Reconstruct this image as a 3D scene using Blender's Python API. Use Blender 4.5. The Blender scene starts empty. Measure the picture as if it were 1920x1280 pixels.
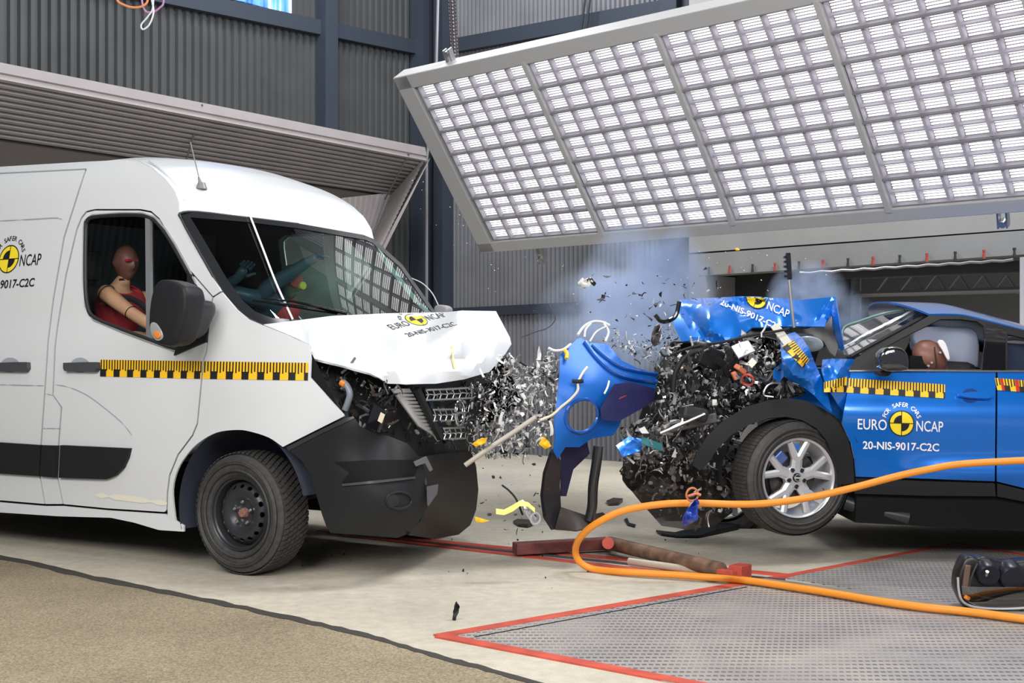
import bpy, bmesh, math, random
import numpy as np
from mathutils import Vector, Matrix, Euler
from mathutils.geometry import delaunay_2d_cdt

# ------------------------------------------------------------------ camera, world, lights, exposure
SC = bpy.context.scene
COL = SC.collection
FPX, CX, HY, CAMH = 2500.0, 960.0, 650.0, 1.27
cam_d = bpy.data.cameras.new('camera'); cam = bpy.data.objects.new('camera', cam_d); COL.objects.link(cam)
cam.location = (0, 0, CAMH); cam.rotation_euler = (math.pi/2, 0, 0)
cam_d.sensor_width = 36; cam_d.lens = FPX/1920*36; cam_d.shift_y = (HY-640)/1920; cam_d.clip_end = 200
SC.camera = cam
SC.view_settings.view_transform = 'Standard'; SC.view_settings.look = 'None'
SC.view_settings.gamma = 1; SC.view_settings.use_curve_mapping = False
SC.view_settings.exposure = 0.0
SC.cycles.volume_bounces = 3
wd = bpy.data.worlds.new('hall_air'); SC.world = wd; wd.use_nodes = True
wd.node_tree.nodes['Background'].inputs[0].default_value = (0.80, 0.86, 1.0, 1)
wd.node_tree.nodes['Background'].inputs[1].default_value = 0.36
def area(name, loc, target, sx, sy, power, col=(1, 1, 1)):
    l = bpy.data.lights.new(name, 'AREA'); l.shape = 'RECTANGLE'; l.size = sx; l.size_y = sy; l.energy = power; l.color = col
    o = bpy.data.objects.new(name, l); COL.objects.link(o); o.location = loc
    d = Vector(target)-Vector(loc); o.rotation_euler = d.to_track_quat('-Z', 'Y').to_euler(); return o
area('hall_lamp_front', (-3.0, 0.3, 4.7), (-0.3, 8.2, 0.7), 5.0, 2.4, 520, (1, .975, .95))
area('hall_lamp_right', (2.6, -0.6, 4.4), (1.9, 8.2, 0.8), 3.4, 2.0, 330, (1, .975, .95))
area('hall_lamp_above_left', (-3.4, 5.6, 6.9), (-1.2, 8.4, 0.0), 2.6, 2.2, 80, (1, .98, .95))
area('hall_lamp_above_right', (3.9, 5.6, 6.9), (1.6, 8.4, 0.0), 2.6, 2.2, 80, (1, .98, .95))
area('back_fill_left', (-3.4, 9.8, 6.9), (-3.6, 15.5, 2.6), 4.0, 1.6, 70, (.96, .97, 1))  # added fill light for the left back wall, not a known lamp
area('back_fill_right', (5.3, 8.2, 6.9), (3.0, 13.2, 1.6), 2.4, 1.6, 560, (.97, .98, 1))  # added fill light to lift the box wall and fascia
area('back_fill_centre', (-1.4, 12.4, 6.9), (0.9, 15.4, 1.4), 2.0, 1.2, 240, (.97, .98, 1))  # fill light put in to brighten the grey right wall
area('smoke_fill', (2.6, 7.2, 6.9), (1.0, 9.8, 1.9), 1.2, 1.0, 200, (.93, .96, 1))  # added fill light aimed at the smoke

# ------------------------------------------------------------------ geometry helpers
R = math.radians
def ray(px, py): return Vector(((px-CX)/FPX, 1.0, -(py-HY)/FPX))
CAMP = Vector((0, 0, CAMH))
def atY(px, py, Y): return CAMP+ray(px, py)*Y
def ground(px, py, z=0.0):
    r = ray(px, py); return CAMP+r*((z-CAMH)/r.z)
def on_plane(px, py, p0, n):
    r = ray(px, py); return CAMP+r*((Vector(p0)-CAMP).dot(n)/r.dot(n))
def to_px(P):
    d = Vector(P)-CAMP; return (CX+FPX*d.x/d.y, HY-FPX*d.z/d.y)
class Frame:
    """local axes of a vehicle: x forward, y left, z up"""
    def __init__(s, M): s.M = M; s.I = M.inverted()
    def plane(s, px, py, axis, val):
        o = s.I@CAMP; d = s.I.to_3x3()@ray(px, py)
        return o+d*((val-o[axis])/d[axis])
    def surf(s, px, py, S, sign):
        y = sign*0.9
        for _ in range(14):
            p = s.plane(px, py, 1, y); y = 0.5*y+0.5*sign*S(p.x, p.z)
        p = s.plane(px, py, 1, y); return p
    def depth(s, p): return (s.M@p).y
    def px(s, p): return to_px(s.M@Vector(p))
def blur_interp(xs, ys, w):
    def f(v): return float(np.mean(np.interp([v-w, v-w*.6, v-w*.3, v, v+w*.3, v+w*.6, v+w], xs, ys)))
    return f
def catmull(pts, n=6, closed=False):
    P = [np.array(p, float) for p in pts]; out = []; m = len(P)
    for i in range(m if closed else m-1):
        a = P[(i-1) % m] if closed or i > 0 else 2*P[0]-P[1]
        b = P[i]; c = P[(i+1) % m]
        d = P[(i+2) % m] if closed or i+2 < m else 2*P[-1]-P[-2]
        for k in range(n):
            t = k/n
            out.append(.5*((2*b)+(-a+c)*t+(2*a-5*b+4*c-d)*t*t+(-a+3*b-3*c+d)*t**3))
    if not closed: out.append(P[-1])
    return [tuple(float(q) for q in o) for o in out]
def resample(poly, g, closed=True):
    out = []; n = len(poly)
    for i in range(n if closed else n-1):
        a = np.array(poly[i], float); b = np.array(poly[(i+1) % n], float)
        k = max(1, int(np.ceil(np.linalg.norm(b-a)/g)))
        for j in range(k): out.append(tuple(a+(b-a)*j/k))
    if not closed: out.append(tuple(poly[-1]))
    return out
def area2(p): return sum(p[i][0]*p[(i+1) % len(p)][1]-p[(i+1) % len(p)][0]*p[i][1] for i in range(len(p)))
def inset(poly, k):
    p = poly if area2(poly) > 0 else poly[::-1]; n = len(p); out = []
    for i in range(n):
        a = np.array(p[i-1]); b = np.array(p[i]); c = np.array(p[(i+1) % n])
        u = b-a; v = c-b; u = u/(np.linalg.norm(u)+1e-9); v = v/(np.linalg.norm(v)+1e-9)
        m = np.array([-(u[1]+v[1]), u[0]+v[0]]); L = np.linalg.norm(m)
        if L < .3: m = np.array([-u[1], u[0]]); L = 1
        out.append(tuple(b+m/L*k*min(1.6, 2/L if L > 0 else 1)))
    return out
def inside(pts, poly):
    pts = np.asarray(pts, float); x, y = pts[:, 0], pts[:, 1]; r = np.zeros(len(pts), bool)
    q = np.asarray(poly, float); n = len(q); j = n-1
    for i in range(n):
        xi, yi = q[i]; xj, yj = q[j]
        c = ((yi > y) != (yj > y)) & (x < (xj-xi)*(y-yi)/((yj-yi) if yj != yi else 1e-12)+xi)
        r ^= c; j = i
    return r
def fill2d(outline, holes=(), g=12, extra=()):
    """triangulates a 2D outline with holes and evenly spread inner points"""
    loops = [resample(outline, g)]+[resample(h, g) for h in holes]
    V = []; E = []
    for L in loops:
        s = len(V); V += L; E += [(s+i, s+(i+1) % len(L)) for i in range(len(L))]
    b = np.array(V); lo = b.min(0); hi = b.max(0)
    gx = np.arange(lo[0]+g*.5, hi[0], g); gy = np.arange(lo[1]+g*.5, hi[1], g*.87)
    G = np.array([(x+(g*.5 if j % 2 else 0), y) for j, y in enumerate(gy) for x in gx]) if len(gx)*len(gy) else np.zeros((0, 2))
    if len(G):
        k = inside(G, outline)
        for h in holes: k &= ~inside(G, h)
        G = G[k]
        if len(G):
            d = np.min(np.sum((G[:, None, :]-b[None, :, :])**2, 2), 1) if len(G)*len(b) < 3e7 else np.full(len(G), 1e9)
            G = G[d > (g*.45)**2]
    allv = [Vector(v) for v in V]+[Vector((float(p[0]), float(p[1]))) for p in G]+[Vector(e) for e in extra]
    r = delaunay_2d_cdt(allv, E, [], 0, 1e-6)
    vs = np.array([tuple(v) for v in r[0]]); T = np.array([f for f in r[2] if len(f) == 3])
    e1 = vs[T[:, 1]]-vs[T[:, 0]]; e2 = vs[T[:, 2]]-vs[T[:, 0]]; e3 = e2-e1
    ar = np.abs(e1[:, 0]*e2[:, 1]-e1[:, 1]*e2[:, 0]); L2 = np.maximum(np.maximum((e1**2).sum(1), (e2**2).sum(1)), (e3**2).sum(1))
    T = T[ar > .03*L2]
    c = vs[T].mean(1); k = inside(c, outline)
    for h in holes: k &= ~inside(c, h)
    return vs, T[k]
def tps(ctrl, vals, smooth=0.0):
    """smooth interpolation through scattered control values"""
    c = np.asarray(ctrl, float); s = 100.0; c = c/s; n = len(c)
    def U(r2): return np.where(r2 > 1e-12, r2*np.log(r2+1e-12), 0)
    K = U(((c[:, None]-c[None])**2).sum(2))+np.eye(n)*smooth
    P = np.hstack([np.ones((n, 1)), c]); A = np.zeros((n+3, n+3)); A[:n, :n] = K; A[:n, n:] = P; A[n:, :n] = P.T
    w = np.linalg.lstsq(A, np.concatenate([np.asarray(vals, float), np.zeros(3)]), rcond=None)[0]
    def f(x, y):
        q = np.array([x/s, y/s]); return float(U(((c-q)**2).sum(1))@w[:n]+w[n]+w[n+1]*q[0]+w[n+2]*q[1])
    return f
def quad(ctrl, vals):
    c = (np.asarray(ctrl, float)-np.mean(ctrl, axis=0))/100; m = np.mean(ctrl, axis=0)
    B = lambda x, y: [1, x, y, x*x, x*y, y*y]
    w = np.linalg.lstsq(np.array([B(*q) for q in c]), np.asarray(vals, float), rcond=None)[0]
    return lambda x, y: float(np.dot(B((x-m[0])/100, (y-m[1])/100), w))
def bvh_of(o):
    from mathutils.bvhtree import BVHTree
    M = Matrix.Identity(4); q = o
    while q is not None: M = q.matrix_basis@M if q is o else (q.matrix_basis@M); q = q.parent
    t = BVHTree.FromPolygons([M@v.co for v in o.data.vertices], [tuple(p.vertices) for p in o.data.polygons])
    def hit(px, py):
        r = t.ray_cast(CAMP, ray(px, py).normalized()); return r[0]
    return hit
def lin(ctrl, vals):
    """faceted interpolation: crumpled sheet metal between control points"""
    r = delaunay_2d_cdt([Vector(c) for c in ctrl], [], [], 0, 1e-6)
    vs = [np.array(tuple(v)) for v in r[0]]; tr = [tuple(t) for t in r[2]]; src = r[3]
    va = [vals[s[0]] for s in src]
    def f(x, y):
        q = np.array([x, y]); best = None
        for t in tr:
            a, b, c = vs[t[0]], vs[t[1]], vs[t[2]]
            d = (b[1]-c[1])*(a[0]-c[0])+(c[0]-b[0])*(a[1]-c[1])
            if abs(d) < 1e-9: continue
            l0 = ((b[1]-c[1])*(q[0]-c[0])+(c[0]-b[0])*(q[1]-c[1]))/d
            l1 = ((c[1]-a[1])*(q[0]-c[0])+(a[0]-c[0])*(q[1]-c[1]))/d; l2 = 1-l0-l1
            m = min(l0, l1, l2)
            if best is None or m > best[0]: best = (m, l0*va[t[0]]+l1*va[t[1]]+l2*va[t[2]])
            if m >= -1e-6: break
        return best[1]
    return f
# ------------------------------------------------------------------ objects
def link(name, me, mat, parent=None):
    o = bpy.data.objects.new(name, me); COL.objects.link(o)
    mats = mat if isinstance(mat, (list, tuple)) else [mat]
    for m in mats: me.materials.append(m)
    if parent is not None: o.parent = parent
    return o
def mesh_obj(name, V, F, mat, parent=None, smooth=True, mi=None, sharp=None):
    me = bpy.data.meshes.new(name); me.from_pydata([tuple(v) for v in V], [], [tuple(int(i) for i in f) for f in F])
    if smooth: me.polygons.foreach_set('use_smooth', [True]*len(me.polygons))
    o = link(name, me, mat, parent)
    if mi is not None: me.polygons.foreach_set('material_index', mi)
    if sharp: me.set_sharp_from_angle(angle=R(sharp))
    me.update(); return o
def tag(o, label, cat, group=None, kind=None):
    o['label'] = label; o['category'] = cat
    if group: o['group'] = group
    if kind: o['kind'] = kind
    return o
def struct(o, label=None):
    o['kind'] = 'structure'
    if label: o['label'] = label
    return o
def empty(name, M=None):
    o = bpy.data.objects.new(name, None); COL.objects.link(o); o.empty_display_size = .2
    if M is not None: o.matrix_world = M
    return o
def solid(V, T, t, toward=None):
    """gives a sheet thickness t; returns verts, faces, smooth flags"""
    V = np.asarray(V, float); T = np.asarray(T, int)
    n = np.cross(V[T[:, 1]]-V[T[:, 0]], V[T[:, 2]]-V[T[:, 0]])
    if toward is not None and float((n*(np.asarray(toward)-V[T].mean(1))).sum()) < 0: T = T[:, ::-1]; n = -n
    N = np.zeros_like(V)
    for k in range(3): np.add.at(N, T[:, k], n)
    N /= (np.linalg.norm(N, axis=1, keepdims=True)+1e-12)
    m = len(V); B = V-N*t
    ec = {}
    for a, b, c in T:
        for e in ((a, b), (b, c), (c, a)): ec[e] = 1
    rim = [e for e in ec if (e[1], e[0]) not in ec]
    VV = [V, B]; F = [tuple(f) for f in T]+[tuple(f[::-1]+m) for f in T]; sm = [True]*len(F)
    rb = 2*m; rv = []
    for a, b in rim:
        rv += [V[a], V[b], B[b], B[a]]; F.append((rb+1, rb, rb+3, rb+2)); sm.append(False); rb += 4
    if rv: VV.append(np.array(rv))
    return np.vstack(VV), F, sm
def sheet(name, outline, pos, mat, parent, frame=None, holes=(), g=12, t=.004, ins=0, extra=(), noise=0, toward=None, raw=False, smooth=True):
    """a panel whose outline is given in picture coordinates and lifted onto the surface pos(px, py)"""
    if ins: outline = inset(resample(outline, g), ins); holes = [inset(resample(h, g), -ins) for h in holes]
    vs, T = fill2d(outline, holes, g, extra)
    V = np.array([tuple(pos(float(a), float(b))) for a, b in vs])
    if raw: return V, T
    if toward is None: toward = tuple(frame.I@CAMP) if frame else tuple(CAMP)
    VV, F, sm = solid(V, T, t, toward)
    o = mesh_obj(name, VV, F, mat, parent, False)
    o.data.polygons.foreach_set('use_smooth', sm if smooth else [False]*len(sm)); return o
def depth_pos(frame, ctrl, mode='tps', smooth=0.0):
    """ctrl: (px, py, axis, value) with axis 'x','y' (vehicle plane) or 'd' (distance); returns pos(px,py) in the frame"""
    pts = []; vals = []
    for c in ctrl:
        px, py, a, v = c
        if a == 'd': Y = v
        else: Y = frame.depth(frame.plane(px, py, 'xyz'.index(a), v))
        pts.append((px, py)); vals.append(Y)
    f = tps(pts, vals, smooth) if mode == 'tps' else quad(pts, vals) if mode == 'quad' else lin(pts, vals)
    I = frame.I if frame else Matrix.Identity(4)
    return lambda x, y: I@atY(x, y, f(x, y))
class MB:
    """collects simple solids into one mesh"""
    def __init__(s): s.V = []; s.F = []; s.M = []; s.S = []
    def add(s, V, F, mi=0, smooth=False):
        b = len(s.V); s.V += [tuple(v) for v in V]; s.F += [tuple(b+i for i in f) for f in F]; s.M += [mi]*len(F); s.S += [smooth]*len(F)
    def box(s, M, sx, sy, sz, mi=0, bev=0):
        if bev:
            bm = bmesh.new(); bmesh.ops.create_cube(bm, size=1, matrix=Matrix.Diagonal((sx, sy, sz, 1)))
            bmesh.ops.bevel(bm, geom=bm.edges[:], offset=bev, segments=2, profile=.5, affect='EDGES')
            bm.verts.index_update(); s.add([M@v.co for v in bm.verts], [[v.index for v in f.verts] for f in bm.faces], mi, False); bm.free(); return
        V = [M@Vector((x*sx/2, y*sy/2, z*sz/2)) for x in (-1, 1) for y in (-1, 1) for z in (-1, 1)]
        s.add(V, [(0, 1, 3, 2), (4, 6, 7, 5), (0, 4, 5, 1), (2, 3, 7, 6), (0, 2, 6, 4), (1, 5, 7, 3)], mi)
    def bar(s, a, b, w, h, up=(0, 0, 1), mi=0, bev=0):
        a = Vector(a); b = Vector(b); d = b-a; z = d.normalized(); u = Vector(up)
        x = u.cross(z)
        if x.length < 1e-4: x = Vector((1, 0, 0)).cross(z)
        x.normalize(); y = z.cross(x)
        M = Matrix(((x.x, y.x, z.x, (a.x+b.x)/2), (x.y, y.y, z.y, (a.y+b.y)/2), (x.z, y.z, z.z, (a.z+b.z)/2), (0, 0, 0, 1)))
        s.box(M, w, h, d.length, mi, bev)
    def tube(s, pts, r, n=8, mi=0, cap=True):
        P = [Vector(p) for p in pts]; rr = r if isinstance(r, (list, tuple)) else [r]*len(P)
        rings = []; ref = None
        for i, p in enumerate(P):
            t = (P[min(i+1, len(P)-1)]-P[max(i-1, 0)])
            if t.length < 1e-9: t = Vector((0, 0, 1))
            t.normalize()
            if ref is None: ref = t.orthogonal().normalized()
            ref = (ref-t*ref.dot(t))
            if ref.length < 1e-6: ref = t.orthogonal()
            ref.normalize(); q = t.cross(ref)
            rings.append([p+(ref*math.cos(2*math.pi*k/n)+q*math.sin(2*math.pi*k/n))*rr[i] for k in range(n)])
        V = [v for g in rings for v in g]; F = []
        for i in range(len(P)-1):
            for k in range(n): F.append((i*n+k, i*n+(k+1) % n, (i+1)*n+(k+1) % n, (i+1)*n+k))
        s.add(V, F, mi, True)
        if cap:
            s.add(rings[0], [tuple(range(n))[::-1]], mi); s.add(rings[-1], [tuple(range(n))], mi)
    def lathe(s, prof, M=None, n=48, mi=0, a0=0, a1=2*math.pi, smooth=True):
        """prof: (radius, axial) pairs, axis = local y"""
        M = M or Matrix.Identity(4); full = abs(a1-a0-2*math.pi) < 1e-6; m = n if full else n+1
        V = []; F = []
        for (r, ax) in prof:
            for k in range(m):
                a = a0+(a1-a0)*k/n; V.append(M@Vector((r*math.cos(a), ax, r*math.sin(a))))
        for i in range(len(prof)-1):
            for k in range(n): F.append((i*m+k, i*m+(k+1) % m, (i+1)*m+(k+1) % m, (i+1)*m+k))
        s.add(V, F, mi, smooth)
    def disc(s, M, r, n=32, mi=0):
        s.add([M@Vector((r*math.cos(2*math.pi*k/n), 0, r*math.sin(2*math.pi*k/n))) for k in range(n)], [tuple(range(n))], mi)
    def prism(s, poly, pos0, pos1, mi=0):
        """poly 2D -> two placed copies joined by walls"""
        n = len(poly); V = [pos0(*p) for p in poly]+[pos1(*p) for p in poly]
        s.add(V, [tuple(range(n)), tuple(range(2*n-1, n-1, -1))]+[(i, i+n, (i+1) % n+n, (i+1) % n) for i in range(n)], mi)
    def build(s, name, mat, parent=None, sharp=38):
        o = mesh_obj(name, s.V, s.F, mat, parent, False, s.M if isinstance(mat, (list, tuple)) else None)
        o.data.polygons.foreach_set('use_smooth', s.S)
        bm = bmesh.new(); bm.from_mesh(o.data); bmesh.ops.recalc_face_normals(bm, faces=bm.faces); bm.to_mesh(o.data); bm.free()
        if sharp and any(s.S): o.data.set_sharp_from_angle(angle=R(sharp))
        return o
def grid_obj(name, P, mat, parent=None, t=0, toward=None, closed_u=False):
    """P[i][j] of points -> surface"""
    a = len(P); b = len(P[0]); V = [tuple(p) for r in P for p in r]; T = []
    for i in range(a-1):
        for j in range(b-1):
            q = (i*b+j, i*b+j+1, (i+1)*b+j+1, (i+1)*b+j); T += [(q[0], q[1], q[2]), (q[0], q[2], q[3])]
    if t:
        VV, F, sm = solid(V, T, t, toward); o = mesh_obj(name, VV, F, mat, parent, False); o.data.polygons.foreach_set('use_smooth', sm); return o
    return mesh_obj(name, V, T, mat, parent)
# ------------------------------------------------------------------ materials
MATS = {}
def mat(name, col, rough=.5, metal=0, coat=0, spec=.5, noise=0, nscale=20, bump=0, bscale=60, trans=0, ior=1.45, emit=None, alpha=None, crough=.04):
    if name in MATS: return MATS[name]
    m = bpy.data.materials.new(name); m.use_nodes = True; nt = m.node_tree; b = nt.nodes['Principled BSDF']
    c = (*col, 1); b.inputs['Base Color'].default_value = c; b.inputs['Roughness'].default_value = rough
    b.inputs['Metallic'].default_value = metal; b.inputs['Coat Weight'].default_value = coat; b.inputs['Coat Roughness'].default_value = crough
    b.inputs['Specular IOR Level'].default_value = spec; b.inputs['Transmission Weight'].default_value = trans; b.inputs['IOR'].default_value = ior
    if emit: b.inputs['Emission Color'].default_value = (*emit[:3], 1); b.inputs['Emission Strength'].default_value = emit[3]
    tc = nt.nodes.new('ShaderNodeTexCoord')
    if noise:
        n = nt.nodes.new('ShaderNodeTexNoise'); n.inputs['Scale'].default_value = nscale; n.inputs['Detail'].default_value = 6
        nt.links.new(tc.outputs['Object'], n.inputs['Vector'])
        rp = nt.nodes.new('ShaderNodeValToRGB'); rp.color_ramp.elements[0].position = .3; rp.color_ramp.elements[1].position = .7
        rp.color_ramp.elements[0].color = tuple(max(0, x*(1-noise)) for x in col)+(1,); rp.color_ramp.elements[1].color = tuple(min(1, x*(1+noise)) for x in col)+(1,)
        nt.links.new(n.outputs['Fac'], rp.inputs['Fac']); nt.links.new(rp.outputs['Color'], b.inputs['Base Color'])
    if bump:
        n2 = nt.nodes.new('ShaderNodeTexNoise'); n2.inputs['Scale'].default_value = bscale; n2.inputs['Detail'].default_value = 4
        nt.links.new(tc.outputs['Object'], n2.inputs['Vector'])
        bp = nt.nodes.new('ShaderNodeBump'); bp.inputs['Strength'].default_value = bump; bp.inputs['Distance'].default_value = .01
        nt.links.new(n2.outputs['Fac'], bp.inputs['Height']); nt.links.new(bp.outputs['Normal'], b.inputs['Normal'])
    MATS[name] = m; return m
def glass(name, tint, gloss=.12, rough=.01):
    if name in MATS: return MATS[name]
    m = bpy.data.materials.new(name); m.use_nodes = True; nt = m.node_tree; nt.nodes.clear()
    o = nt.nodes.new('ShaderNodeOutputMaterial'); tr = nt.nodes.new('ShaderNodeBsdfTransparent'); tr.inputs[0].default_value = (*tint, 1)
    gl = nt.nodes.new('ShaderNodeBsdfGlossy'); gl.inputs['Roughness'].default_value = rough; gl.inputs[0].default_value = (1, 1, 1, 1)
    lw_ = nt.nodes.new('ShaderNodeLayerWeight'); lw_.inputs[0].default_value = .5
    fr = nt.nodes.new('ShaderNodeMath'); fr.operation = 'POWER'; fr.inputs[1].default_value = 4.0; nt.links.new(lw_.outputs['Facing'], fr.inputs[0])
    m0 = nt.nodes.new('ShaderNodeMath'); m0.operation = 'MULTIPLY_ADD'; m0.inputs[1].default_value = .9; m0.inputs[2].default_value = gloss; m0.use_clamp = True; nt.links.new(fr.outputs[0], m0.inputs[0]); fr = m0
    ge = nt.nodes.new('ShaderNodeNewGeometry'); iv = nt.nodes.new('ShaderNodeMath'); iv.operation = 'SUBTRACT'; iv.inputs[0].default_value = 1; nt.links.new(ge.outputs['Backfacing'], iv.inputs[1])
    mt = nt.nodes.new('ShaderNodeMath'); mt.operation = 'MULTIPLY'; nt.links.new(iv.outputs[0], mt.inputs[1])
    mx = nt.nodes.new('ShaderNodeMixShader'); nt.links.new(fr.outputs[0], mt.inputs[0]); nt.links.new(mt.outputs[0], mx.inputs[0])
    nt.links.new(tr.outputs[0], mx.inputs[1]); nt.links.new(gl.outputs[0], mx.inputs[2]); nt.links.new(mx.outputs[0], o.inputs[0])
    MATS[name] = m; return m
WHITE = mat('white_paint', (.635, .655, .67), .28, coat=.3, crough=.1)
BLUE = mat('blue_metallic_paint', (.003, .155, .62), .30, metal=.4, coat=.8, crough=.10)
BLUEB = mat('blue_bumper_plastic', (.003, .115, .48), .45, metal=.2, coat=.15, crough=.3)
BLACKP = mat('black_textured_plastic', (.015, .016, .018), .48, spec=.28, bump=.08, bscale=250)
GLOSSB = mat('gloss_black', (.008, .008, .010), .12, coat=.5)
DARK = mat('dark_interior', (.012, .012, .012), .9, spec=.1)
RUBBER = mat('tyre_rubber', (.045, .043, .041), .62, noise=.25, nscale=30, bump=.1, bscale=90)
SEAL = mat('rubber_seal', (.02, .02, .022), .5)
STEELB = mat('black_steel', (.035, .037, .042), .36, metal=.3)
STEEL = mat('bare_steel', (.55, .56, .58), .3, metal=1)
CHROME = mat('chrome', (.75, .76, .78), .12, metal=1)
ALLOY = mat('alloy_silver', (.62, .63, .66), .3, metal=.6, coat=.3)
ALU = mat('grey_aluminium', (.40, .40, .42), .42, metal=.25)
YEL = mat('yellow_tape', (.90, .52, .02), .45)
YELB = mat('yellow_roundel', (.90, .70, .03), .45)
BLK = mat('black_print', (.012, .012, .013), .5)
WHT = mat('white_print', (.88, .88, .88), .5)
RED = mat('red_floor_paint', (.50, .075, .045), .6, noise=.25, nscale=6, bump=.2, bscale=40)
AMBER = mat('amber_lens', (.75, .22, .03), .15, coat=.6)
GREYP = mat('grey_plastic', (.16, .165, .175), .45)
# ------------------------------------------------------------------ the hall
def nodes_mat(name, rough=.7):
    m = bpy.data.materials.new(name); m.use_nodes = True; nt = m.node_tree; b = nt.nodes['Principled BSDF']; b.inputs['Roughness'].default_value = rough
    tc = nt.nodes.new('ShaderNodeTexCoord'); return m, nt, b, tc
def noise_node(nt, vec, scale, detail=6, rough=.6):
    n = nt.nodes.new('ShaderNodeTexNoise'); n.inputs['Scale'].default_value = scale; n.inputs['Detail'].default_value = detail; n.inputs['Roughness'].default_value = rough
    nt.links.new(vec, n.inputs['Vector']); return n
def ramp(nt, fac, stops):
    r = nt.nodes.new('ShaderNodeValToRGB'); e = r.color_ramp.elements
    while len(e) < len(stops): e.new(.5)
    for q, (p, c) in zip(e, stops): q.position = p; q.color = (*c, 1)
    nt.links.new(fac, r.inputs['Fac']); return r
def mixc(nt, a, b, fac, mode='MULTIPLY'):
    x = nt.nodes.new('ShaderNodeMix'); x.data_type = 'RGBA'; x.blend_type = mode
    if isinstance(fac, float): x.inputs[0].default_value = fac
    else: nt.links.new(fac, x.inputs[0])
    nt.links.new(a, x.inputs[6]); nt.links.new(b, x.inputs[7]); return x.outputs[2]
def bumpn(nt, b, h, strength, dist):
    p = nt.nodes.new('ShaderNodeBump'); p.inputs['Strength'].default_value = strength; p.inputs['Distance'].default_value = dist
    nt.links.new(h, p.inputs['Height']); nt.links.new(p.outputs['Normal'], b.inputs['Normal'])
def concrete():
    m, nt, b, tc = nodes_mat('pale_concrete', .75); v = tc.outputs['Object']
    n1 = noise_node(nt, v, .9, 8); n2 = noise_node(nt, v, 14, 8); n3 = noise_node(nt, v, 160, 3)
    c1 = ramp(nt, n1.outputs['Fac'], [(.3, (.47, .435, .355)), (.55, (.57, .53, .435)), (.75, (.64, .595, .495))])
    c2 = ramp(nt, n2.outputs['Fac'], [(.3, (.78, .76, .74)), (.7, (1.06, 1.05, 1.03))])
    c3 = ramp(nt, n3.outputs['Fac'], [(.3, (.72, .72, .72)), (.6, (1.05, 1.05, 1.05))])
    o = mixc(nt, mixc(nt, c1.outputs[0], c2.outputs[0], .8), c3.outputs[0], .6)
    nt.links.new(o, b.inputs['Base Color']); bumpn(nt, b, n3.outputs['Fac'], .25, .004); return m
def asphalt():
    m, nt, b, tc = nodes_mat('brown_asphalt', .85); v = tc.outputs['Object']
    n1 = noise_node(nt, v, 1.2, 6); n3 = noise_node(nt, v, 95, 4, .75); n4 = noise_node(nt, v, 300, 2)
    c1 = ramp(nt, n1.outputs['Fac'], [(.3, (.23, .185, .12)), (.7, (.32, .265, .175))])
    c3 = ramp(nt, n3.outputs['Fac'], [(.35, (.45, .45, .46)), (.5, (.95, .95, .95)), (.66, (1.6, 1.55, 1.5))])
    c4 = ramp(nt, n4.outputs['Fac'], [(.35, (.8, .8, .8)), (.65, (1.15, 1.15, 1.15))])
    nt.links.new(mixc(nt, mixc(nt, c1.outputs[0], c3.outputs[0], .9), c4.outputs[0], .8), b.inputs['Base Color']); bumpn(nt, b, n3.outputs['Fac'], .5, .006); return m
def tread_plate(dirx):
    m, nt, b, tc = nodes_mat('tread_plate', .5); b.inputs['Metallic'].default_value = .25
    def mth(op, x, y=None, clamp=False):
        n = nt.nodes.new('ShaderNodeMath'); n.operation = op; n.use_clamp = clamp
        for k, q in enumerate((x, y)):
            if q is None: continue
            if isinstance(q, (int, float)): n.inputs[k].default_value = q
            else: nt.links.new(q, n.inputs[k])
        return n.outputs[0]
    sp = nt.nodes.new('ShaderNodeSeparateXYZ'); nt.links.new(tc.outputs['Object'], sp.inputs[0])
    v_ = mth('DIVIDE', sp.outputs[1], .060); row = mth('FLOOR', v_); u_ = mth('ADD', mth('DIVIDE', sp.outputs[0], .027), mth('MULTIPLY', row, .5))
    du = mth('ABSOLUTE', mth('SUBTRACT', mth('FRACT', u_), .5)); dv = mth('ABSOLUTE', mth('SUBTRACT', mth('FRACT', v_), .5))
    stud = mth('MULTIPLY', mth('MULTIPLY', mth('SUBTRACT', .38, du), 10, True), mth('MULTIPLY', mth('SUBTRACT', .24, dv), 10, True))
    class br: outputs = {}
    br.outputs['Fac'] = stud; br.outputs['Color'] = ramp(nt, stud, [(0, (1.0, 1.0, 1.0)), (1, (.36, .36, .39))]).outputs[0]
    n1 = noise_node(nt, tc.outputs['Object'], 1.6, 8)
    c1 = ramp(nt, n1.outputs['Fac'], [(.3, (.285, .265, .26)), (.52, (.37, .345, .325)), (.72, (.47, .43, .36))])
    dirt = noise_node(nt, tc.outputs['Object'], 2.3, 8)
    dm = ramp(nt, dirt.outputs['Fac'], [(.46, (1, 1, 1)), (.62, (.3, .3, .3))])
    nt.links.new(mixc(nt, c1.outputs[0], br.outputs['Color'], dm.outputs[0]), b.inputs['Base Color'])
    bumpn(nt, b, br.outputs['Fac'], .5, .004); return m
def flat(name, pts, m, z0=0, z1=.003, parent=None):
    mb = MB(); mb.prism([(p[0], p[1]) for p in pts], lambda x, y: (x, y, z1), lambda x, y: (x, y, z0)); return mb.build(name, m, parent)
def gp(*pp): return [tuple(ground(*p)[:2]) for p in pp]
CONC = concrete(); ASPH = asphalt()
fl = flat('floor', [(-14, -2), (14, -2), (14, 22), (-14, 22)], CONC, -.2, 0); struct(fl, 'pale concrete crash hall floor')
edge = catmull([(-900, 900), (-400, 975), (0, 1046), (160, 1082), (400, 1130), (640, 1182), (820, 1232), (1000, 1282), (1180, 1335)], 4)
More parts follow.
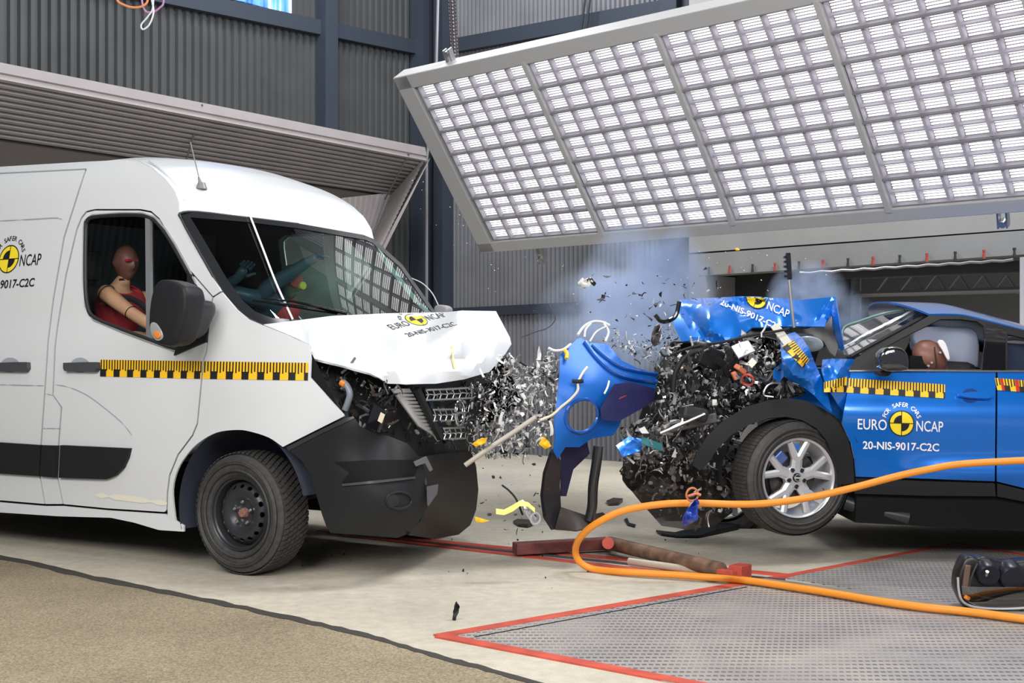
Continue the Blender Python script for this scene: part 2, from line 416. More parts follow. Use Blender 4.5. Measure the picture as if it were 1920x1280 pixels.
asp = flat('floor_asphalt', [tuple(ground(*p)[:2]) for p in edge]+[(1.5, 1.2), (-6, 1.2), (-9, 4)], ASPH, .0, .004); struct(asp, 'brown rough asphalt strip')
jt = MB()
je = resample(edge, 22, False); rj = random.Random(3); up = [ground(x, y-3-rj.random()*3) for x, y in je]; dn = [ground(x, y+2+rj.random()*3) for x, y in je]
for i in range(len(je)-1): jt.add([(*up[i][:2], .006), (*up[i+1][:2], .006), (*dn[i+1][:2], .006), (*dn[i][:2], .006)], [(0, 1, 2, 3)])
struct(jt.build('trim_joint', mat('tar_joint', (.045, .04, .035), .8), None), 'dark tar joint between asphalt and concrete')
# tread plate covers of the pit, red painted edges, steel slot
pA = gp((828, 1194), (1400, 1094), (1920, 1160), (2500, 1238), (2500, 1500), (1600, 1345), (1290, 1287))
pB = gp((1470, 1084), (1795, 1022), (2300, 1108), (2600, 1170), (2500, 1235), (1920, 1158))
d1 = ground(1400, 1094)-ground(828, 1194); TP = tread_plate(math.atan2(d1.y, d1.x)+.5)
struct(flat('floor_plate_near', pA, TP, .0, .005), 'near steel tread plate pit cover'); struct(flat('floor_plate_far', pB, TP, .0, .005), 'far steel tread plate pit cover')
def strip(name, a, b, wa, wb, m, z1, lab):
    """a straight painted strip between two picture points, width in metres across the ground"""
    A = ground(*a); B = ground(*b); d = (B-A); n = Vector((-d.y, d.x, 0)).normalized()
    struct(flat(name, [tuple((A+n*wa)[:2]), tuple((A-n*wa)[:2]), tuple((B-n*wb)[:2]), tuple((B+n*wb)[:2])], m, 0, z1), lab)
strip('trim_red_edge_near', (822, 1194), (1480, 1080), .038, .038, RED, .007, 'red painted edge of the near tread plate')
strip('trim_red_edge_front', (825, 1193), (1420, 1306), .035, .035, RED, .0075, 'red painted front edge of the near tread plate')
strip('trim_red_edge_far', (1462, 1083), (1798, 1019), .030, .030, RED, .0065, 'red painted edge of the far tread plate')
strip('trim_red_edge_end', (1796, 1020), (2300, 1108), .030, .030, RED, .0065, 'red painted end of the far tread plate')
strip('trim_slot_red_upper', (600, 994), (1475, 1079), .045, .045, RED, .0055, 'upper red painted edge of the tow slot')
strip('trim_slot_red_lower', (640, 1003), (1440, 1096), .035, .035, RED, .0058, 'lower red painted edge of the tow slot')
strip('trim_slot_rail', (620, 999), (1470, 1089), .018, .018, mat('rail_dark', (.10, .10, .11), .5, metal=.5), .009, 'dark steel tow slot between red edges')
strip('trim_slot_cover', (1420, 1090), (2300, 1208), .085, .085, mat('worn_steel', (.33, .30, .26), .5, metal=.3, noise=.25, nscale=4), .0085, 'smooth worn steel strip along the tow slot')
strip('trim_slot_gap', (1440, 1098), (2300, 1222), .012, .012, DARK, .0095, 'dark gap of the tow slot')
strip('trim_dark_gap', (890, 1196), (1400, 1102), .006, .006, DARK, .0062, 'dark gap along the near tread plate')

struct(flat('ceiling', [(-14, -2), (14, -2), (14, 22), (-14, 22)], mat('dark_ceiling', (.05, .052, .055), .8), 7.5, 7.6), 'dark hall ceiling')
# walls of ribbed sheet
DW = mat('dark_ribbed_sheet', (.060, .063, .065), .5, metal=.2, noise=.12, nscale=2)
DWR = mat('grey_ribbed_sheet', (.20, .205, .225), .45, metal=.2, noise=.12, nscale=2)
DBEAM = mat('slate_steel_beam', (.038, .047, .066), .5, metal=.2)
def ribbed(name, p00, p01, p10, p11, n, depth, m, towards, parent=None):
    """sheet between edge p00-p01 and edge p10-p11, n trapezoid ribs counted along p00->p01"""
    p00, p01, p10, p11 = map(Vector, (p00, p01, p10, p11)); nn = (p01-p00).cross(p10-p00).normalized()
    if nn.dot(Vector(towards)-p00) < 0: nn = -nn
    V = []; F = []
    prof = [(0, 0), (.32, 0), (.45, 1), (.87, 1)]
    ts = [((i+a)/n, h) for i in range(n) for a, h in prof]+[(1, 0)]
    for t, h in ts:
        V += [p00.lerp(p01, t)+nn*h*depth, p10.lerp(p11, t)+nn*h*depth]
    for i in range(len(ts)-1): F.append((2*i, 2*i+2, 2*i+3, 2*i+1))
    # backing sheet so that the wall has thickness
    b = len(V); V += [p00-nn*.05, p01-nn*.05, p11-nn*.05, p10-nn*.05]; F.append((b, b+1, b+2, b+3))
    return mesh_obj(name, V, F, m, parent, False)
corner = Vector((-1.09, 17.0, 0)); LD = Vector((-.613, -.79, 0)); RD = Vector((.717, -.697, 0)).normalized(); WH = 7.5
LN = Vector((.79, -.613, 0)); RN = Vector((-RD.y*-1, -RD.x, 0)); RN = Vector((RD.y, -RD.x, 0))
def vw(p, z): return (p.x, p.y, z)
cl = corner+LD*16; cr = corner+RD*4.6
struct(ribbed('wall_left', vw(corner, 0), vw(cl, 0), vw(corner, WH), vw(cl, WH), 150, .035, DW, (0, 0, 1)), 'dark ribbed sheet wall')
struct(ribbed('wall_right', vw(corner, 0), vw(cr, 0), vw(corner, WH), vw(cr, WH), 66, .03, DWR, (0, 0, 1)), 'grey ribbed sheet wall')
def lw(px, z, off):   # a point on the left wall at picture column px
    p0 = corner+LN*off; q = on_plane(px, HY, p0, LN); return Vector((q.x, q.y, z))
def lwp(px, py, off):
    return on_plane(px, py, corner+LN*off, LN)
def rwp(px, py, off):
    return on_plane(px, py, corner+RN*off, RN)
def post(name, a, w, dpt, n, z0, z1, m, lab):
    mb = MB(); t = Vector((n.y, -n.x, 0)); M = Matrix.Translation((a.x, a.y, (z0+z1)/2))@Matrix(((t.x, n.x, 0, 0), (t.y, n.y, 0, 0), (0, 0, 1, 0), (0, 0, 0, 1)))
    mb.box(M, w, dpt, z1-z0, 0); struct(mb.build(name, m), lab)
post('column_steel_far', lw(612, 0, .12), .20, .18, LN, lwp(612, 250, .12).z, WH, DBEAM, 'slate steel column on the dark wall')
post('column_steel_corner', lw(790, 0, .14), .18, .22, LN, 0, WH, DBEAM, 'slate steel column in the corner')
post('column_steel_right', rwp(832, 300, .12), .16, .2, RN, 0, WH, DBEAM, 'slate steel column beside the corner')
post('column_steel_panel', rwp(1262, 300, .12), .22, .18, RN, 0, WH, DBEAM, 'slate steel column behind the light bank')
def beam(name, a, b, h, d, m, lab):
    mb = MB(); mb.bar(a, b, d, h, (0, 0, 1)); struct(mb.build(name, m), lab)
A = lwp(306, -8, .08); B = lwp(782, 90, .08); zz = (A.z+B.z)/2
beam('beam_upper_left', (A+(A-B)*1.5)*1, B, .17, .1, DBEAM, 'slate steel rail across the dark wall')
A = rwp(860, 85, .07); B = rwp(1290, 8, .07); beam('beam_upper_right', A, B+(B-A), .17, .1, DBEAM, 'slate steel rail across the grey wall')
A = rwp(800, 588, .05); B = rwp(1290, 566, .05); beam('beam_lower_right', A, B, .11, .07, DBEAM, 'slate steel rail low on the grey wall')
# high window with blue light
wn = MB(); a, b, c, d = lwp(430, -60, .05), lwp(547, -40, .05), lwp(547, 27, .05), lwp(430, -4, .05)
wn.add([a, b, c, d, a-LN*.04, b-LN*.04, c-LN*.04, d-LN*.04], [(0, 1, 2, 3), (4, 7, 6, 5), (0, 4, 5, 1), (1, 5, 6, 2), (2, 6, 7, 3), (3, 7, 4, 0)])
wmt, nt, bs, tc = nodes_mat('blue_window', .2); wv = nt.nodes.new('ShaderNodeTexNoise'); wv.inputs['Scale'].default_value = 9
mpp = nt.nodes.new('ShaderNodeMapping'); mpp.inputs['Scale'].default_value = (1, 1, .1); nt.links.new(tc.outputs['Object'], mpp.inputs[0]); nt.links.new(mpp.outputs[0], wv.inputs['Vector'])
rr = ramp(nt, wv.outputs['Fac'], [(.35, (.03, .12, .75)), (.55, (.15, .35, 1)), (.68, (.7, .85, 1))]); nt.links.new(rr.outputs[0], bs.inputs['Emission Color']); bs.inputs['Emission Strength'].default_value = .8; nt.links.new(rr.outputs[0], bs.inputs['Base Color'])
struct(wn.build('window_1', wmt), 'blue lit window high in the dark wall')
# ribbed portal hood on the left wall
CAN = mat('warm_grey_sheet', (.34, .31, .312), .5, metal=.15, noise=.06, nscale=3)
o1 = .9
tl, tr = lwp(-320, 53, o1), lwp(797, 276, o1); bl_, br_ = lwp(-320, 73, o1), lwp(800, 292, o1)
hl, hr = lwp(-320, 206, .12), lwp(737, 361, .12)
mbx = MB(); mbx.add([tl, tr, br_, bl_, tl-LN*.05, tr-LN*.05, br_-LN*.05, bl_-LN*.05], [(0, 1, 2, 3), (4, 7, 6, 5), (0, 4, 5, 1), (3, 2, 6, 7), (1, 5, 6, 2)])
hood = empty('portal_hood'); hood['kind'] = 'structure'; hood['label'] = 'warm grey ribbed sheet hood over the tunnel portal'
mbx.build('trim_lip', CAN, hood)
ribbed('sloped_sheet', bl_, hl, br_, hr, 11, .045, CAN, (0, 0, 1), hood)
# return at the right end, narrowing downwards
e2 = lwp(652, 560, .12)
f1, f2 = lwp(800, 292, o1), lwp(712, 470, .45)
ribbed('end_sheet', f1, f2, hr, e2, 22, .03, CAN, (0, 0, 1), hood)
ribbed('inner_sheet', lwp(640, 371, .13), lwp(735, 361, .13), lwp(652, 560, .13), lwp(654, 560, .13), 9, .02, CAN, (0, 0, 1), hood)
tp = MB(); tp.add([tl-LN*.05, tr-LN*.05, tr-LN*.86, tl-LN*.86, tl-LN*.05-Vector((0, 0, .03)), tr-LN*.05-Vector((0, 0, .03)), tr-LN*.86-Vector((0, 0, .03)), tl-LN*.86-Vector((0, 0, .03))], [(0, 1, 2, 3), (4, 7, 6, 5)]); tp.build('top_sheet', CAN, hood)
# seams of the hood sheets
sm_ = MB()
for px0, py0, px1, py1 in ((372, 197, 342, 302), (760, 288, 715, 374)):
    A = lwp(px0, py0, o1-.05); B = lwp(px1, py1, .30); dd = LN*.06; sm_.bar(A+dd, B+dd, .015, .012)
sm_.build('sheet_seam', mat('seam_dark', (.12, .11, .11), .7), hood)
# portal interior, warm brown
PB = mat('portal_brown', (.060, .050, .046), .8)
a, b = lwp(-320, 206, .1), lwp(735, 361, .1)
pm = MB(); lo = .02
pm.add([(a.x, a.y, a.z), (b.x, b.y, b.z), (b.x, b.y, lo), (a.x, a.y, lo)], [(0, 1, 2, 3)]); struct(pm.build('wall_portal', PB), 'dark brown portal interior')

# grey plastered box building with truss at the right
GB = mat('grey_plaster', (.30, .295, .285), .7, noise=.06, nscale=2); GB2 = mat('grey_fascia', (.245, .245, .24), .65, noise=.08, nscale=3)
gp0 = atY(1292, HY, 13.2); gp0.z = 0; GN = RN
def gb(px, py, off=0): return on_plane(px, py, gp0+GN*off, GN)
def slab(name, corners, th, m, lab=None, parent=None, kind=True):
    c = [Vector(p) for p in corners]; mb = MB(); b = [p-GN*th for p in c]
    mb.add(c+b, [(0, 1, 2, 3), (7, 6, 5, 4), (0, 4, 5, 1), (1, 5, 6, 2), (2, 6, 7, 3), (3, 7, 4, 0)]); o = mb.build(name, m, parent)
    if kind: struct(o, lab)
    return o
slab('wall_box_upper', [gb(1292, -160), gb(2300, -260), gb(2300, 402), gb(1292, 474)], .5, GB, 'grey plaster wall above the black shadow gap')
slab('trim_shadow_gap', [gb(1292, 473.5, -.02), gb(2300, 401, -.02), gb(2300, 405, -.02), gb(1292, 477.5, -.02)], .3, DARK, 'black shadow gap in the grey wall')
V = [gb(1292, 477), gb(2300, 404.5), gb(2300, 452), gb(1292, 518)]; slab('wall_box_fascia', V, .25, GB2, 'grey fascia sheet above the wide opening')
slab('wall_box_left', [gb(1292, 518), gb(1323, 516.5), gb(1323, 860), gb(1292, 860)], .9, GB, 'grey plaster jamb left of the opening')
slab('wall_box_right', [gb(1912, 482), gb(2300, 452), gb(2300, 960), gb(1912, 960)], .25, mat('pale_jamb', (.42, .42, .43), .6), 'pale jamb right of the opening')
inn = GN*-1.6
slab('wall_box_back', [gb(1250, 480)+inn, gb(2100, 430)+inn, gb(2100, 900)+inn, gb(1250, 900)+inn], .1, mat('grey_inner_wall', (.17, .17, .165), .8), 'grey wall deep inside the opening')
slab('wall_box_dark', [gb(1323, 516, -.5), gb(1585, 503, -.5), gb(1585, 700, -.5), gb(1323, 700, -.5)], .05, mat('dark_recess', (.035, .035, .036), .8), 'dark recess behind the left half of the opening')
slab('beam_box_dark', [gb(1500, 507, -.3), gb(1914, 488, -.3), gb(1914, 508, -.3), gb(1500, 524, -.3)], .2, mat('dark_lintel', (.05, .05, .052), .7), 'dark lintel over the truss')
# truss
tr_ = empty('lighting_truss', Matrix.Translation(gb(1560, 545, -.7)))
tag(tr_, 'grey steel lattice truss hanging inside the wide opening', 'truss')
def wpar(o, p):
    o.parent = p; o.matrix_parent_inverse = p.matrix_world.inverted(); return o
TRM = mat('truss_grey', (.30, .30, .31), .45, metal=.5)
def tline(name, a, b, r, o=0):
    mb = MB(); mb.tube([gb(*a, -.7+o), gb(*b, -.7+o)], r, 8); return wpar(mb.build(name, TRM), tr_)
bpy.context.view_layer.update()
for o in (0, -.3):
    tline('top_chord', (1500, 523+(-4 if o else 0)), (1930, 506), .022, o); tline('bottom_chord', (1500, 555), (1930, 543), .028, o)
for k in range(7):
    x = 1642+k*44
    tline('lattice_strut', (x, 550), (x+25, 515), .014); tline('lattice_strut', (x+25, 515), (x+46, 548), .012, -.3)
for x in (1553, 1567, 1613): tline('upright', (x, 520), (x, 690), .012)
tline('upright', (1598, 516), (1598, 700), .034); tline('upright', (1578, 520), (1578, 690), .022)
mb = MB(); mb.tube([gb(1347, 520, -.4), gb(1347, 600, -.4)], .02, 8); p = mb.build('support_pole', mat('pale_steel', (.5, .5, .5), .4, metal=.6)); tag(p, 'thin pale pole left in the dark recess', 'pole')
# conduit with red clips below the fascia
mb = MB(); mb.tube([gb(x, 511-(x-1500)*.062+(2.0 if i % 2 else 0), .03) for i, x in enumerate(range(1500, 1915, 20))], .012, 8)
tag(mb.build('curtain_rail', mat('rail_grey', (.36, .36, .37), .35, metal=.7)), 'long thin metal rail under the grey fascia', 'rail')
clipm = [mat('clip_black', (.02, .02, .02), .6), mat('clip_red', (.32, .04, .03), .5)]
for k, x in enumerate((1329, 1368, 1411, 1453, 1498, 1543, 1590, 1637, 1687, 1738, 1791, 1845, 1902)):
    y = 509-(x-1329)*.060; P = gb(x, y, .025); mb = MB()
    mb.tube([P+Vector((0, 0, .03)), P-Vector((0, 0, .03))], [.008, .014], 8); mb.box(Matrix.Translation(P+Vector((0, 0, .035))), .02, .02, .02)
    o = mb.build('fascia_hook', clipm[k % 2]); tag(o, ('small black hook in the row along the grey fascia' if k % 2 == 0 else 'small red hook in the row along the grey fascia'), 'hook', 'black hooks along the fascia' if k % 2 == 0 else 'red hooks along the fascia')

# ------------------------------------------------------------------ the big tilted light bank
LU = Vector((.717, -.697, .004)); LV = Vector((-.414, -.421, .807)); LB = Vector((.561, .580, .590))  # along, up the panel, back
LO = atY(904.3, 472.4, 12.0)
LM = Matrix(((LU.x, LB.x, LV.x, LO.x), (LU.y, LB.y, LV.y, LO.y), (LU.z, LB.z, LV.z, LO.z), (0, 0, 0, 1)))
bank = empty('light_bank', LM); tag(bank, 'huge tilted bank of bright lamp grids hung above the blue car', 'light bank')
FRM = mat('bank_frame_grey', (.42, .42, .42), .45, metal=.2)
NC, W, H = 5, 1.287, 1.763; M0, MT, MB_ = .179, .123, .102; LW = M0*2+W*NC
T4 = Matrix.Translation
fr = MB()
fr.box(T4((LW/2, .06, MB_/2)), LW, .16, MB_, 0, .008); fr.box(T4((LW/2, .06, H-MT/2)), LW, .16, MT, 0, .008)
fr.box(T4((M0/2, .06, H/2)), M0, .16, H-.002, 0, .008); fr.box(T4((LW-M0/2, .06, H/2)), M0, .16, H-.002, 0, .008)
fr.build('frame', FRM, bank)
bk = MB(); bk.box(T4((LW/2, .14, H/2)), LW-.05, .02, H-.05); bk.build('back_panel', FRM, bank)
cs = MB()
for i in range(1, NC):
    d = MB(); d.box(T4((M0+W*i, .01, (MB_+H-MT)/2)), .045, .08, H-MB_-MT+.05, 0, .006)
    for z in (.0,): pass
    d.build('mullion', FRM, bank)
TRAY = mat('lamp_tray', (.26, .25, .29), .5); LOUV = mat('lamp_louvre', (.36, .345, .40), .5)
TUBE = mat('lamp_tube_glow', (1, 1, 1), .5, emit=(1.0, .985, .97, 1.45)); RAILD = mat('module_rail', (.20, .195, .21), .5)
mw = W-.055; rows = 7; rh = (H-MB_-MT)/rows
tray = MB(); mh = rh-.016
tray.box(T4((mw/2, .075, mh/2)), mw, .01, mh, 0)
for z in (0, mh): tray.box(T4((mw/2, .04, z)), mw, .07, .006, 0)
for x in (0, mw): tray.box(T4((x, .04, mh/2)), .006, .07, mh, 0)
lou = MB()
for i in range(7): lou.box(T4((mw*i/6, .035, mh/2)), .022 if 0 < i < 6 else .012, .06, mh, 0)
lou.box(T4((mw/2, .038, mh/2)), mw, .055, .010, 0)
tb = MB()
for r_ in range(2):
    for k in range(4):
        z = mh*(r_+.5)/2+(k-1.5)*mh/2*.205
        for i in range(6): tb.tube([(mw*(i+.12)/6, .045, z), (mw*(i+.88)/6, .045, z)], .0065, 6, 0, False)
tray_o = tray.build('lamp_module', TRAY, bank); lou_o = lou.build('louvre', LOUV, tray_o); tub_o = tb.build('lamp_tubes', TUBE, tray_o)
first = True
for c in range(NC):
    for r_ in range(rows):
        t = tray_o if first else tray_o.copy()
        if not first:
            COL.objects.link(t)
            for q in (lou_o, tub_o):
                k = q.copy(); COL.objects.link(k); k.parent = t
        first = False
        t.location = (M0+W*c+.027, 0, MB_+rh*r_+.008)
rl = MB()
for c in range(NC):
    for r_ in range(1, rows): rl.box(T4((M0+W*(c+.5), .015, MB_+rh*r_)), W-.05, .05, .014)
rl.build('module_rail', RAILD, bank)
def bracket(name, px, py, px2, py2):
    mb = MB()
    a = on_plane(px, py, LO+LB*.1, LB); b = on_plane(px2, py2, LO+LB*.1, LB); a = LM.inverted()@a; b = LM.inverted()@b
    for s in (-.03, .03): mb.bar(a+Vector((s, 0, 0)), b+Vector((s, 0, 0)), .012, .05, (0, 1, 0))
    c = a*.8+b*.2; mb.lathe([(0, -.03), (.025, -.03), (.025, .03), (0, .03)], T4(c), 12); return mb.build(name, mat('bracket_steel', (.30, .30, .31), .35, metal=.7), bank)
bracket('hanger_bracket', 838, 92, 850, 128); bracket('stay_bracket', 1882, 425, 1880, 388); bracket('stay_bracket', 1018, 492, 1012, 462)
# suspension chain and cables
def chain(name, px, y0, y1, Y, lab):
    mb = MB(); n = 46
    for i in range(n):
        P = atY(px+(8*i/n), y0+(y1-y0)*i/n, Y); M = T4(P)@Matrix.Rotation(R(90*(i % 2)), 4, 'Z')
        mb.lathe([(.028+.010*math.cos(a), .010*math.sin(a)) for a in np.linspace(0, 2*math.pi, 7)], M, 10)
    return tag(mb.build(name, mat('chain_steel', (.10, .09, .10), .4, metal=.8)), lab, 'chain')
chain('hoist_chain', 846, -25, 128, 11.6, 'dark hoist chain holding the corner of the light bank')
for k, (a, b) in enumerate((((1098, -10), (1086, 78)), ((1107, -10), (1096, 76)))):
    mb = MB(); mb.tube([rwp(a[0], a[1], .25), rwp((a[0]+b[0])/2+1, (a[1]+b[1])/2, .25), rwp(*b, .25), rwp(b[0], b[1]+260, .25)], .012, 8)
    tag(mb.build('wall_cable', mat('cable_black', (.012, .012, .014), .5)), ('left' if k == 0 else 'right')+' one of two black cables on the wall above the light bank', 'cable')
mb = MB(); mb.tube([rwp(822, -30, .5), rwp(818, 130, .5), rwp(800, 300, .5), rwp(800, 620, .5)], .02, 8); tag(mb.build('wall_conduit', mat('conduit_grey', (.2, .2, .21), .4, metal=.4)), 'grey pipe running down in the dark hall corner', 'pipe')
# wire loops hanging from the ceiling
def loop(name, pts, Y, col, r, lab):
    mb = MB(); mb.tube([atY(x, y, Y) for x, y in catmull(pts, 8)], r, 8); tag(mb.build(name, mat('wire_'+name+lab[:6], col, .45)), lab, 'wire')
loop('hanging_wire', [(217, -60), (218, -5), (232, 9), (252, 14), (270, 10), (278, -5), (282, -60)], 9.0, (.62, .22, .08), .008, 'orange wire loop hanging at the top of the hall')
loop('hanging_wire', [(262, -60), (268, 12), (284, 23), (300, 14), (307, 0), (306, -60)], 9.05, (.40, .20, .36), .007, 'mauve wire loop hanging beside the orange wire')
loop('hanging_wire', [(287, -60), (287, 10), (278, 30), (265, 46), (268, 55), (280, 46), (288, 22), (284, -5), (281, -60)], 8.95, (.55, .57, .60), .006, 'pale wire loop hanging lowest below the ceiling')
# ------------------------------------------------------------------ white van
VTH = R(32); vf = Vector((math.cos(VTH), -math.sin(VTH), 0)); vl = Vector((math.sin(VTH), math.cos(VTH), 0))
vo = atY(447, 959, 7.4)+vl*.97; vo.z = 0
VM = Matrix(((vf.x, vl.x, 0, vo.x), (vf.y, vl.y, 0, vo.y), (0, 0, 1, 0), (0, 0, 0, 1)))
V = Frame(VM)
_z = blur_interp([0, .3, .6, .8, 1.05, 1.25, 1.45, 2.10, 2.28, 2.36, 2.42, 2.5], [.97, .99, 1.015, 1.02, 1.015, .995, .96, .895, .87, .835, .77, .66], .05)
def SV(x, z):
    t = max(0, (x-.15)/.85); return _z(z)-.20*t*t
def vs(px, py, off=0): return V.surf(px, py, (lambda x, z: SV(x, z)+off) if off else SV, -1)
def vpx(x, z): return V.px((x, -SV(x, z), z))
van = empty('van', VM); tag(van, 'white panel van with crumpled bonnet at the left of the crash', 'van')
PANEL_T = .012
def vsheet(name, outline, m, off=0, **k):
    k.setdefault('g', 14); k.setdefault('t', PANEL_T); k.setdefault('ins', 1.5)
    return sheet(name, outline, lambda a, b: vs(a, b, off), m, van, V, **k)
def mirror(o, name=None):
    me = o.data.copy(); bm = bmesh.new(); bm.from_mesh(me)
    for v in bm.verts: v.co.y *= -1
    bmesh.ops.reverse_faces(bm, faces=bm.faces); bm.to_mesh(me); bm.free()
    c = bpy.data.objects.new(name or o.name.split('.')[0], me); COL.objects.link(c); c.parent = o.parent; return c
rail = [(0, 311), (160, 301.5), (225, 298.5), (258, 300), (285, 314), (310, 335), (328, 357), (336, 378), (337, 398)]
WE = [(337, 400), (341, 412), (352, 434), (382, 487), (416, 546)]
DT = [(399, 557), (347, 497), (330, 466), (312, 434), (298, 410), (283, 397), (262, 393), (178, 393), (162, 397), (153, 408)]
SB = [(144, 430), (124, 514), (107, 617), (103, 650), (99, 741), (115, 764), (112, 804), (110, 830), (107, 891), (118, 946)]
SA = [(84, 946), (74, 888), (77, 830), (79, 802), (84.5, 723), (90, 640), (99.7, 562), (120, 445), (156, 332), (161, 317)]
XR = -3.9
pL = lambda z: vpx(XR, z)
lz = lambda x, y: vs(x, y)
topz = vs(0, 325).z; botz = vs(0, 939).z
body = [pL(vs(0, 311).z)]+rail+WE+DT+SB+SA+[(0, 325), pL(topz)]
bs = vsheet('body_side', body, WHITE); mirror(bs)
sd = vsheet('sliding_door', SA[:]+[(0, 325), pL(topz), pL(botz), (0, 939)], WHITE); mirror(sd)
DR = [(313, 956), (314, 924), (318, 891), (334, 852), (361, 816), (370, 794), (377, 722), (381, 676), (387, 658), (393, 586)]
WIN = [(161, 429), (163, 416), (174, 407), (226, 403), (266, 403.5), (288, 411), (307, 432), (325, 460), (352, 509), (362, 530), (356, 640), (330, 654), (281, 637), (230, 618), (178, 596), (164, 573), (160, 521)]
door = [DT[0]]+DT[1:]+SB+[(200, 954), (309, 961)]+DR
fd = vsheet('front_door', door, WHITE, holes=[WIN]); mfd = mirror(fd)
ARCH = catmull([(530, 839), (503, 821), (467, 809.6), (442, 807), (406, 812), (374, 830), (352, 852), (334, 881), (325, 917), (328, 960), (332, 985)], 4)
FEND = [(399, 557), (416, 546), (444, 579), (466, 597), (492, 608), (540, 627), (581, 647), (584, 672), (583, 707), (646, 777), (646, 781)]+ARCH+[(313, 975)]+DR
fe = vsheet('front_fender', FEND, WHITE, ins=1.3); mirror(fe)
SILL = [(0, 941), (84, 948), (118, 948), (200, 956), (309, 963), (345, 985), (345, 997), (298, 994), (251, 980), (208, 971), (108, 968), (0, 961), pL(vs(0, 961).z), pL(botz)]
si = vsheet('sill', SILL, mat('sill_white', (.66, .68, .70), .35), ins=.6); mirror(si)
# dark inner skin seen through the panel gaps
bodyall = [pL(vs(0, 311).z)]+rail+WE+[(444, 579), (466, 597), (492, 608), (581, 647), (646, 779), (530, 838)]+ARCH+[pL(botz)]
inn_ = vsheet('inner_skin', bodyall, DARK, off=-.022, holes=[WIN], ins=4, t=.004); mirror(inn_)
# black mouldings, painted crease lines, handles
for poly in ([(76, 834), (73, 893), (0, 888), pL(vs(0, 888).z), pL(vs(0, 829).z), (0, 829)], [(78, 834), (107, 835), (104, 896), (74, 893)], [(112, 834), (243, 840), (239, 858), (230, 878), (216, 892), (198, 899), (109, 896)]):
    vsheet('side_moulding', poly, BLACKP, off=.022, t=.03, ins=.5, g=9)
def surface_strip(pts, w=1.0, name='crease_shade_seam', m=None, off=.002):
    pts = catmull(pts, 5); V_ = []; F = []
    for i, p in enumerate(pts):
        a = pts[max(i-1, 0)]; b = pts[min(i+1, len(pts)-1)]; d = np.array(b)-np.array(a); n = np.array([-d[1], d[0]])/(np.linalg.norm(d)+1e-9)*w*math.sin(math.pi*min(1, .15+.85*min(i, len(pts)-1-i)/max(1, len(pts)*.2)) if min(i, len(pts)-1-i) < len(pts)*.2 else math.pi/2)
        V_ += [tuple(vs(p[0]+n[0], p[1]+n[1], off)), tuple(vs(p[0]-n[0], p[1]-n[1], off))]
    for i in range(len(pts)-1): F.append((2*i, 2*i+1, 2*i+3, 2*i+2))
    return mesh_obj(name, V_, F, m or mat('crease_shade_grey', (.33, .34, .36), .5), van)  # flat grey strips: crease shade put into the colour; flap seams too
surface_strip([(0, 414), (60, 411), (104, 408.5), (116, 411)], 1.2); surface_strip([(-2, 721), (40, 722), (82, 723)], 1.0)
surface_strip([(104, 721), (130, 726), (165, 742), (205, 772), (232, 796), (247, 816)], .9)
surface_strip([(79, 803), (96, 803), (112, 803)], .9); surface_strip([(86, 738), (99, 741)], .8)
LHG = mat('handle_recess_shade', (.34, .36, .38), .3)
for cx_, w_ in ((150, 1), (19, 1)):
    rec = [(cx_+18*math.cos(a), 685+(15 if math.sin(a) < 0 else 13.5)*math.sin(a)) for a in np.linspace(0, 2*math.pi, 25)[:-1]]
    rc = vsheet('handle_recess_shade', rec, LHG, off=.003, t=.004, ins=0, g=6)  # patch lies on the door; recess shade is put into its grey
    b_ = [(cx_-32, 680), (cx_+10, 678.5), (cx_+31, 678.5), (cx_+31.5, 690), (cx_+28, 696), (cx_-30, 695), (cx_-32, 690)]
    h = vsheet('door_handle', b_, GREYP if False else mat('dark_handle', (.06, .063, .07), .35), off=.032, t=.028, ins=0, g=6)
# glass, window seal, divider
WG = glass('van_side_glass', (.90, .92, .92), .02); WSG = glass('windscreen_glass', (.78, .93, .89), .05)
gl = vsheet('side_window', WIN, WG, off=-.012, t=.004, ins=-2); mirror(gl)
def ring_tube(name, pts, r, m, off=0, closed=True, n=8, posf=None):
    P = [posf(a, b) if posf else vs(a, b, off) for a, b in pts]; mb = MB(); mb.tube(P+([P[0], P[1]] if closed else []), r, n, 0, not closed); return mb.build(name, m, van)
ring_tube('window_seal', resample(catmull(WIN, 3, True), 8), .013, SEAL, .0)
ring_tube('window_seal_trim', resample(catmull([(p[0]*1.0, p[1]) for p in inset(resample(WIN, 10), -4)], 2, True), 8), .006, mat('seal_grey', (.30, .30, .31), .4), .004)
vsheet('window_divider', [(272, 406), (281, 407), (283, 640), (274, 636)], mat('divider_grey', (.17, .17, .18), .45), off=.004, ins=0, t=.02, g=10)
# roof with the front dome
rp = [vs(*p) for p in resample(rail[2:][::-1], 7, False)]
nv = len(rp); P = []
xs_t = [0]
for i in range(1, nv): xs_t.append(xs_t[-1]+(rp[i]-rp[i-1]).length)
tot = xs_t[-1]
stations = [(rp[i].x, -rp[i].y, rp[i].z, xs_t[i]/tot) for i in range(nv)]+[(x, SV(x, rp[-1].z), rp[-1].z, 1.0) for x in (-1.4, -2, -3, XR)]
for (x, w, z, v) in stations:
    bow = .15*max(0, 1-v)**1.2; cr_ = .035+.03*v; row = []
    for k in range(25):
        t = -1+2*k/24; tt = math.sin(t*math.pi/2) if True else t
        row.append((x+bow*(1-tt*tt), w*tt, z+cr_*(1-abs(tt)**2.6)))
    P.append(row)
ROOFP = P
# roof groove near the dome corner
gpts = [vs(*p) for p in catmull([(268, 303), (292, 322), (318, 350), (334, 380)], 6)]
mb = MB(); mb.tube([p+Vector((.012, .035, .012)) for p in gpts], .006, 6); mb.build('roof_groove', mat('groove_grey', (.5, .52, .54), .4), van)
